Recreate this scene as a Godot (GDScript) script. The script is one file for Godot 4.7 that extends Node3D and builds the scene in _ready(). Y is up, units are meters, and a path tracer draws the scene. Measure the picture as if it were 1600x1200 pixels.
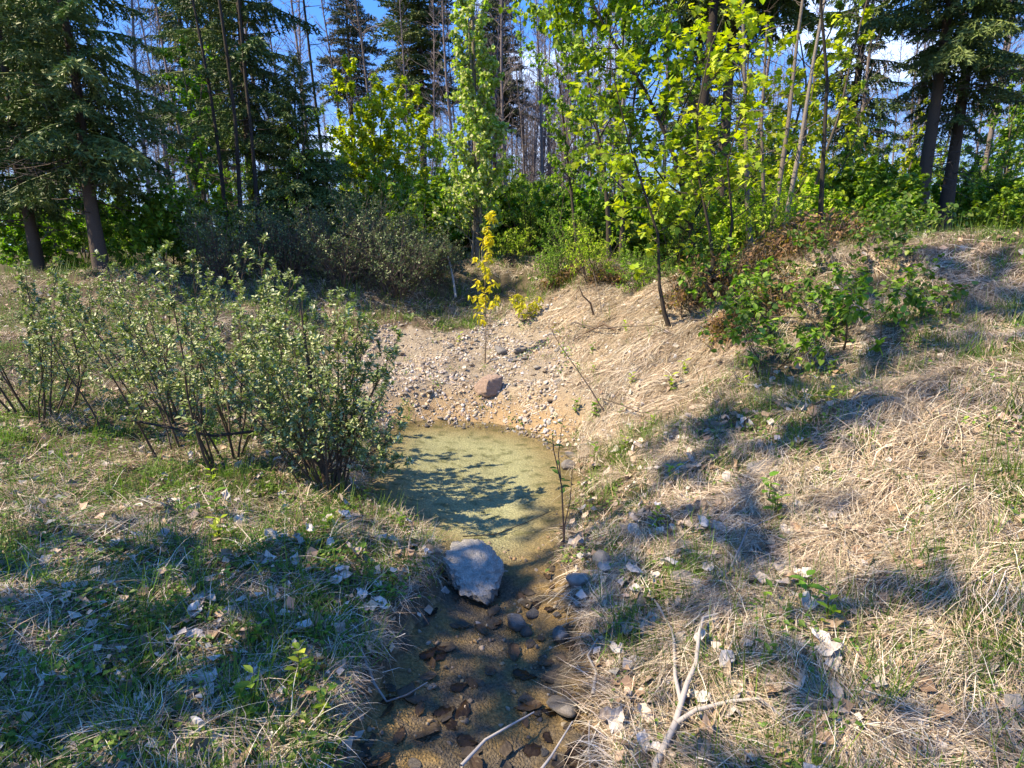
extends Node3D
# A small spring pond in a dug-out hollow at the edge of a young forest, seen from where its outflow runs towards the camera.

const CAM_HEIGHT := 1.6
const CELL := 0.1
const GX0 := -9.0
const GD0 := -4.0
const GNX := 181
const GND := 201

var rng := RandomNumberGenerator.new()
var bump_noise := FastNoiseLite.new()
var fine_noise := FastNoiseLite.new()
var zone_noise := FastNoiseLite.new()
var base_field := PackedFloat32Array()
var shore_field := PackedFloat32Array()
var shore := PackedVector2Array()
var gravel_area := PackedVector2Array()
var slope_area := PackedVector2Array()
var taken := {}
var M := {}
var L := {}       # leaf meshes
var pebbles: Array[Mesh] = []
var stones: Array[Mesh] = []
var deads: Array[Mesh] = []


# ------------------------------------------------------------------ mesh collecting
class Acc:
	var v := PackedVector3Array()
	var n := PackedVector3Array()
	var c := PackedColorArray()
	var i := PackedInt32Array()

	func tri(a: Vector3, b: Vector3, d: Vector3, col: Color) -> void:
		var k := (d - a).cross(b - a)
		k = k.normalized() if k.length_squared() > 1e-16 else Vector3.UP
		var s := v.size()
		v.append(a); v.append(b); v.append(d)
		n.append(k); n.append(k); n.append(k)
		c.append(col); c.append(col); c.append(col)
		i.append(s); i.append(s + 1); i.append(s + 2)

	func tube(pts: PackedVector3Array, r0: float, r1: float, sides: int, col: Color, swell := 0.0) -> void:
		var m := pts.size()
		if m < 2:
			return
		var s := v.size()
		var side := Vector3.RIGHT
		for k in m:
			var t := (pts[mini(k + 1, m - 1)] - pts[maxi(k - 1, 0)]).normalized()
			side = side - t * side.dot(t)
			if side.length_squared() < 0.01:
				side = t.cross(Vector3(0.3, 0.1, 0.9))
			side = side.normalized()
			var up := t.cross(side)
			var f := float(k) / (m - 1)
			var r := lerpf(r0, r1, f) * (1.0 + swell * pow(1.0 - f, 6.0))
			for j in sides:
				var a := TAU * j / sides
				var o := side * cos(a) + up * sin(a)
				v.append(pts[k] + o * r)
				n.append(o)
				c.append(col)
		for k in m - 1:
			for j in sides:
				var a := s + k * sides + j
				var b := s + k * sides + (j + 1) % sides
				i.append_array(PackedInt32Array([a, a + sides, b, b, a + sides, b + sides]))
		var tip := v.size()
		v.append(pts[m - 1]); n.append((pts[m - 1] - pts[m - 2]).normalized()); c.append(col)
		for j in sides:
			i.append_array(PackedInt32Array([s + (m - 1) * sides + (j + 1) % sides, s + (m - 1) * sides + j, tip]))

	func mesh(mat: Material) -> ArrayMesh:
		var arr := []
		arr.resize(Mesh.ARRAY_MAX)
		arr[Mesh.ARRAY_VERTEX] = v
		arr[Mesh.ARRAY_NORMAL] = n
		arr[Mesh.ARRAY_COLOR] = c
		arr[Mesh.ARRAY_INDEX] = i
		var out := ArrayMesh.new()
		out.add_surface_from_arrays(Mesh.PRIMITIVE_TRIANGLES, arr)
		out.surface_set_material(0, mat)
		return out


class Scatter:
	var t: Array[Transform3D] = []
	var c: Array[Color] = []
	func add(x: Transform3D, col: Color) -> void:
		t.append(x); c.append(col)


# ------------------------------------------------------------------ naming
func numbered(called: String) -> String:
	var k: int = taken.get(called, -1) + 1
	taken[called] = k
	return called if k == 0 else "%s_%03d" % [called, k]


func tag(o: Node3D, label: String, category: String, group := "", kind := "") -> Node3D:
	o.set_meta("label", label)
	o.set_meta("category", category)
	if group != "":
		o.set_meta("group", group)
	if kind != "":
		o.set_meta("kind", kind)
	return o


func thing(called: String, label: String, category: String, at: Vector3, group := "", kind := "") -> Node3D:
	var o := Node3D.new()
	o.name = numbered(called)
	o.position = at
	add_child(o)
	tag(o, label, category, group, kind)
	return o


func part(called: String, m: Mesh, parent: Node3D, at := Transform3D.IDENTITY) -> MeshInstance3D:
	var o := MeshInstance3D.new()
	o.name = called
	o.mesh = m
	o.transform = at
	parent.add_child(o, true)
	return o


func solo(called: String, m: Mesh, at: Transform3D, label: String, category: String, group := "") -> MeshInstance3D:
	var o := MeshInstance3D.new()
	o.name = numbered(called)
	o.mesh = m
	o.transform = at
	add_child(o)
	tag(o, label, category, group)
	return o


func many(called: String, m: Mesh, s: Scatter, parent: Node3D) -> MultiMeshInstance3D:
	var mm := MultiMesh.new()
	mm.transform_format = MultiMesh.TRANSFORM_3D
	mm.use_colors = true
	mm.mesh = m
	mm.instance_count = s.t.size()
	for k in s.t.size():
		mm.set_instance_transform(k, s.t[k])
		mm.set_instance_color(k, s.c[k])
	var o := MultiMeshInstance3D.new()
	o.name = called
	o.set_meta("kind", "stuff")
	o.multimesh = mm
	parent.add_child(o, true)
	return o


func copy_of(src: Node3D, at: Vector3, turn: float, size: float, label: String, group: String) -> Node3D:
	var o: Node3D = src.duplicate()
	var stem := src.name.get_slice("_0", 0)
	o.name = numbered(stem)
	o.transform = Transform3D(Basis(Vector3.UP, turn).scaled(Vector3.ONE * size), at)
	o.set_meta("label", label)
	o.set_meta("group", group)
	add_child(o)
	return o


# ------------------------------------------------------------------ the lie of the land (d is metres ahead of the camera, d = -z)
func make_fields() -> void:
	var cp := [
		[0, 0, .1], [-.7, 1.3, .13], [-1.2, 1.6, .2], [-1, 2.5, .2], [-2, 2, .3], [-1.5, 3.2, .2], [-2.5, 4, .25], [-3, 5.5, .3], [-4, 4, .4], [-2, 5.5, .2],
		[-2.5, 7, .45], [-1.5, 7, .3], [-.5, 6.6, .25], [0, 7.5, .5], [-.5, 8.5, .7], [0, 9.4, .9], [0, 10.8, 1.75], [-1.5, 8.2, .75], [-2, 9.6, 1.55], [-4, 8, 1.0],
		[-4, 10, 1.7], [-6, 6, .8], [-6, 9, 1.5], [.5, 6.3, .3], [.5, 7.4, .65], [1, 7, 1.0], [1.2, 8, 1.35], [.6, 8.6, 1.1], [1.3, 9, 1.7], [.6, 10.2, 1.7],
		[.65, 4.6, .12], [1, 4.5, .28], [1.5, 4.8, .6], [1.65, 5.8, 1.05], [2, 6.6, 1.55], [2.2, 5, 1.15], [2.1, 4, .72], [2.8, 4.2, 1.2], [3, 5.5, 1.7], [3.5, 6.5, 1.95],
		[1.2, 2.2, .3], [.7, 2.6, .12], [.55, 1.5, .1], [1.2, 1.2, .2], [2, 2.2, .7], [2.5, 3, 1.0], [4, 3, 1.4], [4, 5, 1.85], [5, 8, 1.9], [0, 13, 1.95],
		[-4, 13, 1.9], [4, 13, 2.0], [-7, 13, 1.9], [8, 13, 2.1], [8, 5, 2], [-8, 4, .8], [-8, 0, .6], [8, 0, 1.2], [0, -3, .2], [-3, 0, .3], [3, .3, .5]]
	var px := PackedFloat32Array()
	var pd := PackedFloat32Array()
	var ph := PackedFloat32Array()
	for q in cp:
		px.append(q[0]); pd.append(q[1]); ph.append(q[2])
	for q in [[-1.205, 5.585], [-0.801, 5.73], [-0.263, 5.633], [0.188, 5.359], [0.41, 4.991], [0.522, 4.553], [0.514, 4.114], [0.449, 3.747], [0.373, 3.436],
			[0.282, 3.128], [0.237, 2.832], [0.30, 2.612], [0.29, 2.446], [0.33, 2.252], [0.33, 2.025], [0.31, 1.82], [0.28, 1.546], [0.2, 0.6], [-0.45, 0.6],
			[-0.54, 1.546], [-0.55, 1.729], [-0.54, 1.851], [-0.49, 1.988], [-0.49, 2.165], [-0.42, 2.36], [-0.344, 2.555], [-0.35, 2.753], [-0.439, 2.988],
			[-0.621, 3.194], [-0.843, 3.455], [-1.02, 3.747], [-1.156, 4.154], [-1.251, 4.719], [-1.276, 5.189]]:
		shore.append(Vector2(q[0], q[1]))
	for q in [[-2.3, 7.3], [-1.84, 7.9], [-0.88, 8.0], [-0.1, 8.7], [0.44, 7.9], [0.74, 6.62], [0.8, 5.54], [0.72, 5.1], [0.55, 4.7], [0.1, 5.2], [-0.26, 5.5], [-1.21, 5.5], [-1.6, 5.5], [-1.9, 6.2]]:
		gravel_area.append(Vector2(q[0], q[1]))
	for q in [[-0.1, 8.6], [0.5, 8.3], [1.68, 7.55], [1.8, 5.93], [2.1, 5.3], [1.85, 4.5], [1.32, 4.3], [0.84, 4.45], [0.55, 4.6], [0.66, 5.21], [0.6, 5.54], [0.6, 6.62], [0.3, 7.76]]:
		slope_area.append(Vector2(q[0], q[1]))
	base_field.resize(GNX * GND)
	shore_field.resize(GNX * GND)
	var ns := shore.size()
	var np := px.size()
	for j in GND:
		var d := GD0 + j * CELL
		for k in GNX:
			var x := GX0 + k * CELL
			var sw := 0.0
			var sh := 0.0
			for q in np:
				var ax := px[q] - x
				var ad := pd[q] - d
				var w := ax * ax + ad * ad + 0.06
				w = 1.0 / (w * w)
				sw += w
				sh += w * ph[q]
			base_field[j * GNX + k] = sh / sw
			var best := 1e9
			if absf(x) < 4.5 and d > -1.0 and d < 9.0:
				var p := Vector2(x, d)
				for q in ns:
					var a := shore[q]
					var e := shore[(q + 1) % ns] - a
					var t := clampf((p - a).dot(e) / e.length_squared(), 0.0, 1.0)
					best = minf(best, (p - a - e * t).length_squared())
				best = sqrt(best)
				if Geometry2D.is_point_in_polygon(p, shore):
					best = -best
			else:
				best = 5.0
			shore_field[j * GNX + k] = best


func ease_field() -> void:
	for turn in 5:
		var o := base_field.duplicate()
		for j in range(2, GND - 2):
			for k in range(2, GNX - 2):
				var s := 0.0
				for e in range(-2, 3):
					s += o[j * GNX + k + e] + o[(j + e) * GNX + k]
				base_field[j * GNX + k] = s * 0.1


func look_up(f: PackedFloat32Array, x: float, d: float) -> float:
	var gx := clampf((x - GX0) / CELL, 0.0, GNX - 1.001)
	var gd := clampf((d - GD0) / CELL, 0.0, GND - 1.001)
	var k := int(gx)
	var j := int(gd)
	var fx := gx - k
	var fd := gd - j
	var o := j * GNX + k
	return lerpf(lerpf(f[o], f[o + 1], fx), lerpf(f[o + GNX], f[o + GNX + 1], fx), fd)


func shore_at(x: float, d: float) -> float:
	return look_up(shore_field, x, d) + 0.03 * fine_noise.get_noise_2d(x * 9.0, d * 9.0)


func ground(x: float, d: float) -> float:
	var b := look_up(base_field, x, d)
	if d > 14.0:
		b += (d - 14.0) * 0.02
	var s := shore_at(x, d)
	var far := clampf(1.0 - (absf(x) + absf(d - 4.0) - 8.0) / 20.0, 0.0, 1.0)
	var rough := bump_noise.get_noise_2d(x, d) * (0.03 if Geometry2D.is_point_in_polygon(Vector2(x, d), slope_area) else 0.085) * (1.0 + (1.0 - far) * 2.0) + fine_noise.get_noise_2d(x * 5.0, d * 5.0) * 0.028 * far
	if s >= 0.0:
		var k := clampf(s / 0.5, 0.0, 1.0)
		k = k * k * (3.0 - 2.0 * k)
		var steep := clampf(s / 0.07, 0.0, 1.0)
		var lip := 0.03 * steep
		if x < -0.2 and d < 3.4:      # the undercut left bank stands a step above the water
			lip = 0.13 * steep
		return maxf(lip + (b - lip) * k + rough * (0.25 + 0.75 * k) * steep, 0.006 * steep)
	var deep := clampf(-s / 0.6, 0.0, 1.0)
	var channel := clampf((3.3 - d) / 0.7, 0.0, 1.0)
	return lerpf(-0.015 - 0.075 * deep, -0.016 - 0.05 * clampf(-s / 0.2, 0.0, 1.0) + 0.012 * fine_noise.get_noise_2d(x * 13.0, d * 13.0), channel) + 0.1 * rough


func spot(x: float, d: float, up := 0.0) -> Vector3:
	return Vector3(x, ground(x, d) + up, -d)


func normal_at(x: float, d: float) -> Vector3:
	var e := 0.06
	return Vector3(ground(x - e, d) - ground(x + e, d), 2.0 * e, ground(x, d + e) - ground(x, d - e)).normalized()


func within(x: float, d: float, area: PackedVector2Array, ragged := 0.25) -> bool:
	var o := Vector2(zone_noise.get_noise_2d(x * 3.0, d * 3.0), zone_noise.get_noise_2d(x * 3.0 + 40.0, d * 3.0)) * ragged
	return Geometry2D.is_point_in_polygon(Vector2(x, d) + o, area)


func smooth(a: float, b: float, x: float) -> float:
	var t := clampf((x - a) / (b - a), 0.0, 1.0)
	return t * t * (3.0 - 2.0 * t)


# ------------------------------------------------------------------ materials
func noise_tex(freq: float, lo: float, hi: float, size := 512, octaves := 5) -> NoiseTexture2D:
	var f := FastNoiseLite.new()
	f.seed = int(freq * 9173.0) + size
	f.frequency = freq
	f.fractal_octaves = octaves
	var t := NoiseTexture2D.new()
	t.width = size
	t.height = size
	t.seamless = true
	t.noise = f
	var g := Gradient.new()
	g.set_color(0, Color(lo, lo, lo))
	g.set_color(1, Color(hi, hi, hi))
	t.color_ramp = g
	return t


func surface(rough: float, tex: Texture2D = null, scale := Vector3.ONE, bump: Texture2D = null, height := 0.0, world := false) -> StandardMaterial3D:
	var m := StandardMaterial3D.new()
	m.vertex_color_use_as_albedo = true
	m.roughness = rough
	m.metallic_specular = 0.35
	m.cull_mode = BaseMaterial3D.CULL_DISABLED
	if tex:
		m.albedo_texture = tex
	if bump:
		m.heightmap_enabled = true
		m.heightmap_texture = bump
		m.heightmap_scale = height
	if tex or bump:
		m.uv1_triplanar = true
		m.uv1_world_triplanar = world
		m.uv1_scale = scale
	return m


func leaf_material(through: Color, rough := 0.45, shine := 0.5) -> StandardMaterial3D:
	var m := surface(rough)
	m.metallic_specular = shine
	m.backlight_enabled = true
	m.backlight = through
	return m


func make_materials() -> void:
	var grain := noise_tex(0.03, 0.62, 1.0)
	var fine := noise_tex(0.09, 0.5, 1.0)
	var rockn := noise_tex(0.05, 0.0, 1.0, 512, 6)
	M.soil = surface(0.95, grain, Vector3.ONE * 3.1, rockn, 1.2, true)
	M.bark = surface(0.9, fine, Vector3(6, 1.2, 6), rockn, 0.6)
	M.twig = surface(0.8, fine, Vector3(20, 6, 20))
	M.rock = surface(0.9, grain, Vector3.ONE * 1.1, rockn, 0.8)
	M.pebble = surface(0.8)
	M.straw = leaf_material(Color(0.35, 0.33, 0.28), 0.6, 0.35)
	M.blade = leaf_material(Color(0.8, 0.9, 0.4), 0.5, 0.4)
	M.leaf = leaf_material(Color(0.85, 1.0, 0.35), 0.5, 0.4)
	M.bright = leaf_material(Color(1.0, 1.0, 0.3), 0.5, 0.35)
	M.small = leaf_material(Color(0.6, 0.7, 0.3), 0.48, 0.5)
	M.needle = leaf_material(Color(0.3, 0.4, 0.2), 0.55, 0.35)
	M.dead = leaf_material(Color(0.3, 0.27, 0.22), 0.7, 0.35)
	M.sodden = surface(0.35)


# ------------------------------------------------------------------ leaf, blade and stone shapes
func oval(width: float, fold: float, curl: float, segs: int, mat: Material, col := Color.WHITE, serr := 0.0) -> ArrayMesh:
	var a := Acc.new()
	var l: Array[Vector3] = []
	var r: Array[Vector3] = []
	var m: Array[Vector3] = []
	for k in segs + 1:
		var t := float(k) / segs
		var w := width * pow(sin(PI * pow(t, 0.8)), 0.8) * 0.5 if k > 0 and k < segs else 0.0
		if k % 2 == 1:
			w *= 1.0 - serr
		var y := -curl * t * t
		m.append(Vector3(0, y, t))
		l.append(Vector3(-w, y + fold * w, t))
		r.append(Vector3(w, y + fold * w, t))
	for k in segs:
		for q in [[l[k], m[k], m[k + 1], l[k + 1]], [m[k], r[k], r[k + 1], m[k + 1]]]:
			if q[0] != q[1]:
				a.tri(q[0], q[1], q[2], col)
			if q[2] != q[3]:
				a.tri(q[0], q[2], q[3], col)
	return a.mesh(mat)


func lobed(mat: Material) -> ArrayMesh:
	var a := Acc.new()
	var rim: Array[Vector3] = []
	for q in [[-20, .06], [-62, .5], [-42, .46], [-28, .52], [-36, .8], [-18, .7], [-8, .86], [0, 1.02], [8, .86], [18, .7], [36, .8], [28, .52], [42, .46], [62, .5], [20, .06]]:
		var t: float = deg_to_rad(q[0])
		var rr: float = q[1]
		rim.append(Vector3(sin(t) * rr, 0.1 * absf(sin(t)) * rr - 0.14 * rr * rr, cos(t) * rr))
	var mid := Vector3(0, -0.02, 0.36)
	for k in rim.size() - 1:
		a.tri(mid, rim[k], rim[k + 1], Color.WHITE)
	a.tri(mid, rim[rim.size() - 1], rim[0], Color.WHITE)
	return a.mesh(mat)


func blade(a: Acc, root: Vector3, dir: Vector3, length: float, rise: float, droop: float, w: float, col: Color, segs := 3) -> void:
	var side := dir.cross(Vector3.UP).normalized() * w * 0.5
	var prev := root
	for k in segs:
		var t := float(k + 1) / segs
		if k > 0:
			dir = dir.rotated(Vector3.UP, rng.randfn(0.0, 0.24))
		var t0 := float(k) / segs
		var p := prev + dir * length * (t * (1.0 - 0.2 * t * rise) - t0 * (1.0 - 0.2 * t0 * rise)) + Vector3.UP * length * (rise * (t - t0) - droop * (t * t - t0 * t0))
		var s0 := side * (1.0 - 0.8 * float(k) / segs)
		var s1 := side * (1.0 - 0.8 * t)
		if k == segs - 1:
			a.tri(prev - s0, prev + s0, p, col)
		else:
			a.tri(prev - s0, prev + s0, p + s1, col)
			a.tri(prev - s0, p + s1, p - s1, col)
		prev = p


func pick(cols: Array, vary := 0.15) -> Color:
	var c: Color = cols[rng.randi() % cols.size()]
	var f := rng.randf_range(1.0 - vary, 1.0 + vary)
	return Color(c.r * f, c.g * f * rng.randf_range(0.96, 1.04), c.b * f)


const STRAW := [Color(.47, .385, .27), Color(.34, .265, .175), Color(.56, .48, .37), Color(.22, .16, .105), Color(.42, .34, .26), Color(.29, .225, .16), Color(.13, .095, .06), Color(.60, .54, .44)]
const GREEN := [Color(.10, .19, .025), Color(.13, .23, .03), Color(.07, .14, .025), Color(.20, .29, .045)]


func clump(kind: String) -> ArrayMesh:
	var a := Acc.new()
	match kind:
		"mat":
			for k in 42:
				var az := rng.randfn(0.0, 0.34)
				var root := Vector3(rng.randf_range(-.1, .1), rng.randf_range(-.004, .01), rng.randf_range(-.12, .08))
				blade(a, root, Vector3(sin(az), 0, cos(az)), rng.randf_range(.1, .28), rng.randf_range(.05, .22), rng.randf_range(.05, .24), rng.randf_range(.0022, .0045), pick(STRAW))
		"tuft":
			for k in 36:
				var az := rng.randf_range(-PI, PI) * 0.75
				var root := Vector3(rng.randfn(0, .025), -.01, rng.randfn(0, .025))
				blade(a, root, Vector3(sin(az), 0, cos(az)), rng.randf_range(.08, .26), rng.randf_range(.3, .9), rng.randf_range(.35, .95), rng.randf_range(.0018, .004), pick(STRAW), 4)
		"tussock":
			for k in 85:
				var az := rng.randfn(0.0, 0.55)
				var root := Vector3(rng.randfn(0, .05), rng.randf_range(-.02, .02), rng.randfn(0, .04))
				blade(a, root, Vector3(sin(az), 0, cos(az)), rng.randf_range(.16, .4), rng.randf_range(.2, .65), rng.randf_range(.35, .9), rng.randf_range(.0018, .0038), pick(STRAW), 5)
		"litter":
			for k in 26:
				var az := rng.randf_range(-PI, PI)
				var root := Vector3(rng.randfn(0, .06), rng.randf_range(0, .012), rng.randfn(0, .06))
				blade(a, root, Vector3(sin(az), 0, cos(az)), rng.randf_range(.05, .17), rng.randf_range(-.02, .15), rng.randf_range(0, .15), rng.randf_range(.0018, .004), pick(STRAW), 2)
		"green":
			for k in 20:
				var az := rng.randf_range(-PI, PI)
				var root := Vector3(rng.randfn(0, .03), -.01, rng.randfn(0, .03))
				blade(a, root, Vector3(sin(az), 0, cos(az)), rng.randf_range(.02, .11), rng.randf_range(.9, 2.2), rng.randf_range(.2, .9), rng.randf_range(.002, .0045), pick(GREEN), 4)
		"herb":
			for k in 16:
				var az := rng.randf_range(-PI, PI)
				var o := Vector3(rng.randfn(0, .045), rng.randf_range(.006, .035), rng.randfn(0, .045))
				var d := Vector3(sin(az), rng.randf_range(-.1, .5), cos(az)).normalized() * rng.randf_range(.012, .026)
				var s := d.cross(Vector3.UP).normalized() * d.length() * 0.34
				var col := pick(GREEN)
				a.tri(o, o + d * 0.5 + s + Vector3.UP * .003, o + d, col)
				a.tri(o, o + d, o + d * 0.5 - s + Vector3.UP * .003, col)
	return a.mesh(M.blade if kind in ["green", "herb"] else M.straw)


func stone(seed_: int, res: int, cuts: int, tight: float, mat: Material, cols: Array, bumpy := 0.05, damp := -9.0) -> ArrayMesh:
	var r2 := RandomNumberGenerator.new()
	r2.seed = seed_
	var planes: Array[Vector4] = []
	for k in cuts:
		var q := Vector3(r2.randfn(), r2.randfn(), r2.randfn()).normalized()
		planes.append(Vector4(q.x, q.y, q.z, r2.randf_range(tight, 0.95)))
	var f := FastNoiseLite.new()
	f.seed = seed_
	f.frequency = 1.3
	f.fractal_octaves = 4
	var st := SurfaceTool.new()
	st.begin(Mesh.PRIMITIVE_TRIANGLES)
	st.set_smooth_group(0)
	var rows := res
	var cols_n := res * 2
	for j in rows + 1:
		for k in cols_n + 1:
			var th := PI * j / rows
			var ph := TAU * (k % cols_n) / cols_n
			var p := Vector3(sin(th) * cos(ph), cos(th), sin(th) * sin(ph))
			p *= 1.0 + 0.16 * f.get_noise_3d(p.x, p.y, p.z)
			for q in planes:
				var e := p.x * q.x + p.y * q.y + p.z * q.z - q.w
				if e > 0.0:
					p -= Vector3(q.x, q.y, q.z) * e * 0.92
			p *= 1.0 + bumpy * f.get_noise_3d(p.x * 4.0, p.y * 4.0, p.z * 4.0)
			var m := f.get_noise_3d(p.x * 2.5 + 9.0, p.y * 2.5, p.z * 2.5) * 0.5 + 0.5
			var c: Color = cols[0]
			c = c.lerp(cols[1], clampf(m * 1.6 - 0.3, 0, 1))
			var wet := smooth(damp + 0.18, damp, p.y + 0.12 * f.get_noise_3d(p.x * 3.0, 5.0, p.z * 3.0))   # the damp, silty foot of a stone that stands in water
			st.set_color(c.lerp(Color(.17, .14, .09), wet * 0.85))
			st.add_vertex(p)
	for j in rows:
		for k in cols_n:
			var a := j * (cols_n + 1) + k
			var b := a + cols_n + 1
			for q in [a, a + 1, b, a + 1, b + 1, b]:
				st.add_index(q)
	st.generate_normals()
	st.set_material(mat)
	return st.commit()


func dead_leaf(width: float, curl: float, twist: float, cols: Array) -> ArrayMesh:
	var a := Acc.new()
	var rows := 6
	var g: Array = []
	for k in rows + 1:
		var t := float(k) / rows
		var w := width * 1.05 * pow(clampf(t, 0.01, 1.0), 0.55) * pow(1.0 - minf(t, 0.995), 0.85) * (1.0 + 0.14 * sin(t * 19.0 + twist * 9.0))
		var row: Array[Vector3] = []
		for s in 5:
			var u := (s - 2) / 2.0
			var x := u * w
			var y := curl * u * u * w * 1.6 + 0.26 * sin(t * 6.0 + twist * 7.0 + u * 2.8) * width * 0.5 + curl * 0.5 * (t - 0.5) * (t - 0.5)
			row.append(Vector3(x, y + twist * u * (t - 0.4) * 0.4, t - 0.5))
		g.append(row)
	for k in rows:
		for s in 4:
			var c: Color = cols[0]
			c = c.lerp(cols[1], rng.randf() * 0.8)
			if s == 1 or s == 2:
				c = Color(c.r * 1.06, c.g * 1.05, c.b * 1.04)
			a.tri(g[k][s], g[k][s + 1], g[k + 1][s + 1], c)
			a.tri(g[k][s], g[k + 1][s + 1], g[k + 1][s], c)
	# the stalk
	var p := PackedVector3Array([Vector3(0, 0, -0.48), Vector3(0.02, 0.02, -0.65), Vector3(0.06, 0.05, -0.8)])
	a.tube(p, 0.012, 0.009, 3, Color(.25, .17, .1))
	return a.mesh(M.dead)


func make_shapes() -> void:
	L.poplar = oval(0.72, 0.25, 0.12, 4, M.leaf)
	L.near = oval(0.62, 0.3, 0.2, 6, M.leaf, Color.WHITE, 0.1)
	L.bright = oval(0.78, 0.2, 0.15, 4, M.bright)
	L.maple = lobed(M.bright)
	L.small = oval(0.5, 0.35, 0.1, 4, M.small)
	L.narrow = oval(0.34, 0.3, 0.25, 4, M.leaf)
	L.yellow = oval(0.42, 0.3, 0.3, 4, M.bright)
	for k in 5:
		pebbles.append(stone(100 + k, 5, 11, 0.38, M.pebble, [Color(.95, .95, .95), Color(.7, .68, .66)]))
	for k in 6:
		stones.append(stone(200 + k, 11, 12, 0.42, M.rock, [[Color(.42, .40, .38), Color(.30, .27, .24)], [Color(.50, .46, .41), Color(.36, .31, .26)], [Color(.36, .35, .36), Color(.25, .24, .24)], [Color(.46, .38, .30), Color(.33, .25, .18)], [Color(.55, .53, .50), Color(.42, .38, .34)], [Color(.32, .28, .24), Color(.44, .38, .32)]][k]))
	for k in 8:
		deads.append(dead_leaf([.7, .8, .62, .75, .5, .85, .6, .7][k], [.12, -.12, .3, .08, .7, .05, -.22, .16][k], [.1, -.4, .6, -.2, .9, .3, -.7, .5][k], [[Color(.54, .50, .45), Color(.36, .32, .28)], [Color(.42, .39, .36), Color(.28, .26, .23)], [Color(.52, .44, .36), Color(.36, .29, .22)], [Color(.30, .22, .15), Color(.19, .13, .08)], [Color(.38, .28, .20), Color(.25, .17, .11)], [Color(.52, .49, .46), Color(.34, .32, .30)], [Color(.33, .25, .18), Color(.42, .36, .29)], [Color(.25, .20, .16), Color(.34, .30, .26)]][k]))


# ------------------------------------------------------------------ plants
func wander(from: Vector3, dir: Vector3, length: float, segs: int, wob: float, up: float) -> PackedVector3Array:
	var pts := PackedVector3Array([from])
	var p := from
	var d := dir.normalized()
	for k in segs:
		d = (d + Vector3(rng.randfn(), rng.randfn(), rng.randfn()) * wob + Vector3.UP * up).normalized()
		p += d * length / segs
		pts.append(p)
	return pts


func along(pts: PackedVector3Array, t: float) -> Vector3:
	var f := clampf(t, 0.0, 0.9999) * (pts.size() - 1)
	return pts[int(f)].lerp(pts[int(f) + 1], f - int(f))


func heading(pts: PackedVector3Array, t: float) -> Vector3:
	var k := int(clampf(t, 0.0, 0.9999) * (pts.size() - 1))
	return (pts[k + 1] - pts[k]).normalized()


func leaf_frame(dir: Vector3, face: Vector3, size: float) -> Basis:
	var z := dir.normalized()
	var x := face.cross(z)
	if x.length_squared() < 1e-5:
		x = Vector3.RIGHT.cross(z)
	x = x.normalized()
	return Basis(x * size, z.cross(x) * size, z * size)


func leaves_on(out: Scatter, pts: PackedVector3Array, n: int, t0: float, size: float, cols: Array, droop := 0.3, open := 0.9, flat := 0.6) -> void:
	for k in n:
		var t := lerpf(t0, 1.0, (k + rng.randf()) / n)
		var h := heading(pts, t)
		var side := h.cross(Vector3(rng.randfn(), rng.randfn(), rng.randfn())).normalized()
		var d := (h * (1.0 - open) + side * open + Vector3.DOWN * droop).normalized()
		var f := (Vector3.UP * flat + Vector3(rng.randfn(), rng.randfn(), rng.randfn()) * 0.5 * (1.2 - flat)).normalized()
		out.add(Transform3D(leaf_frame(d, f, size * rng.randf_range(0.65, 1.2)), along(pts, t)), pick(cols, 0.38))


# one stem with branches, side twigs and leaves
func clothe(wood: Acc, leaves: Scatter, stem: PackedVector3Array, r: float, o: Dictionary) -> void:
	wood.tube(stem, r, r * o.get("taper", 0.2), o.get("sides", 7), o.wood, 0.5)
	var nb: int = o.branches
	var az := rng.randf() * TAU
	var bare: float = o.get("bare", 0.0)
	for k in nb:
		var t := lerpf(o.t0, 0.99, (k + rng.randf()) / nb)
		az += 2.4 + rng.randf_range(-0.5, 0.5)
		var h := heading(stem, t)
		var a := h.cross(Vector3(cos(az), 0.13, sin(az))).normalized()
		var ang: float = o.angle * rng.randf_range(0.8, 1.2)
		var tt: float = (t - o.t0) / (1.0 - o.t0)
		var ln: float = lerpf(o.len0, o.len1, tt) * rng.randf_range(0.6, 1.25)
		var pts := wander(along(stem, t), h * cos(ang) + a * sin(ang), ln, 5, 0.12, o.get("up", 0.05))
		var br: float = maxf(minf(r * (1.0 - t) * 0.6, ln * 0.014), 0.0018)
		wood.tube(pts, br, br * 0.35, 4, o.wood)
		var subs: int = o.subs
		for s in subs:
			var st := lerpf(0.25, 0.95, (s + rng.randf()) / subs)
			var hh := heading(pts, st)
			var sd := hh.cross(Vector3(rng.randfn(), rng.randfn(), rng.randfn())).normalized()
			var q := wander(along(pts, st), hh * 0.7 + sd * 0.7, ln * rng.randf_range(0.2, 0.45), 3, 0.15, o.get("up", 0.05))
			wood.tube(q, maxf(br * 0.5, 0.0014), 0.001, 3, o.wood)
			if rng.randf() >= bare:
				leaves_on(leaves, q, o.per, 0.15, o.leaf, o.cols, o.get("droop", 0.3), o.get("open", 0.9), o.get("flat", 0.6))
		if rng.randf() >= bare:
			leaves_on(leaves, pts, int(o.per * 1.3), 0.45, o.leaf, o.cols, o.get("droop", 0.3), o.get("open", 0.9), o.get("flat", 0.6))


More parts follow.
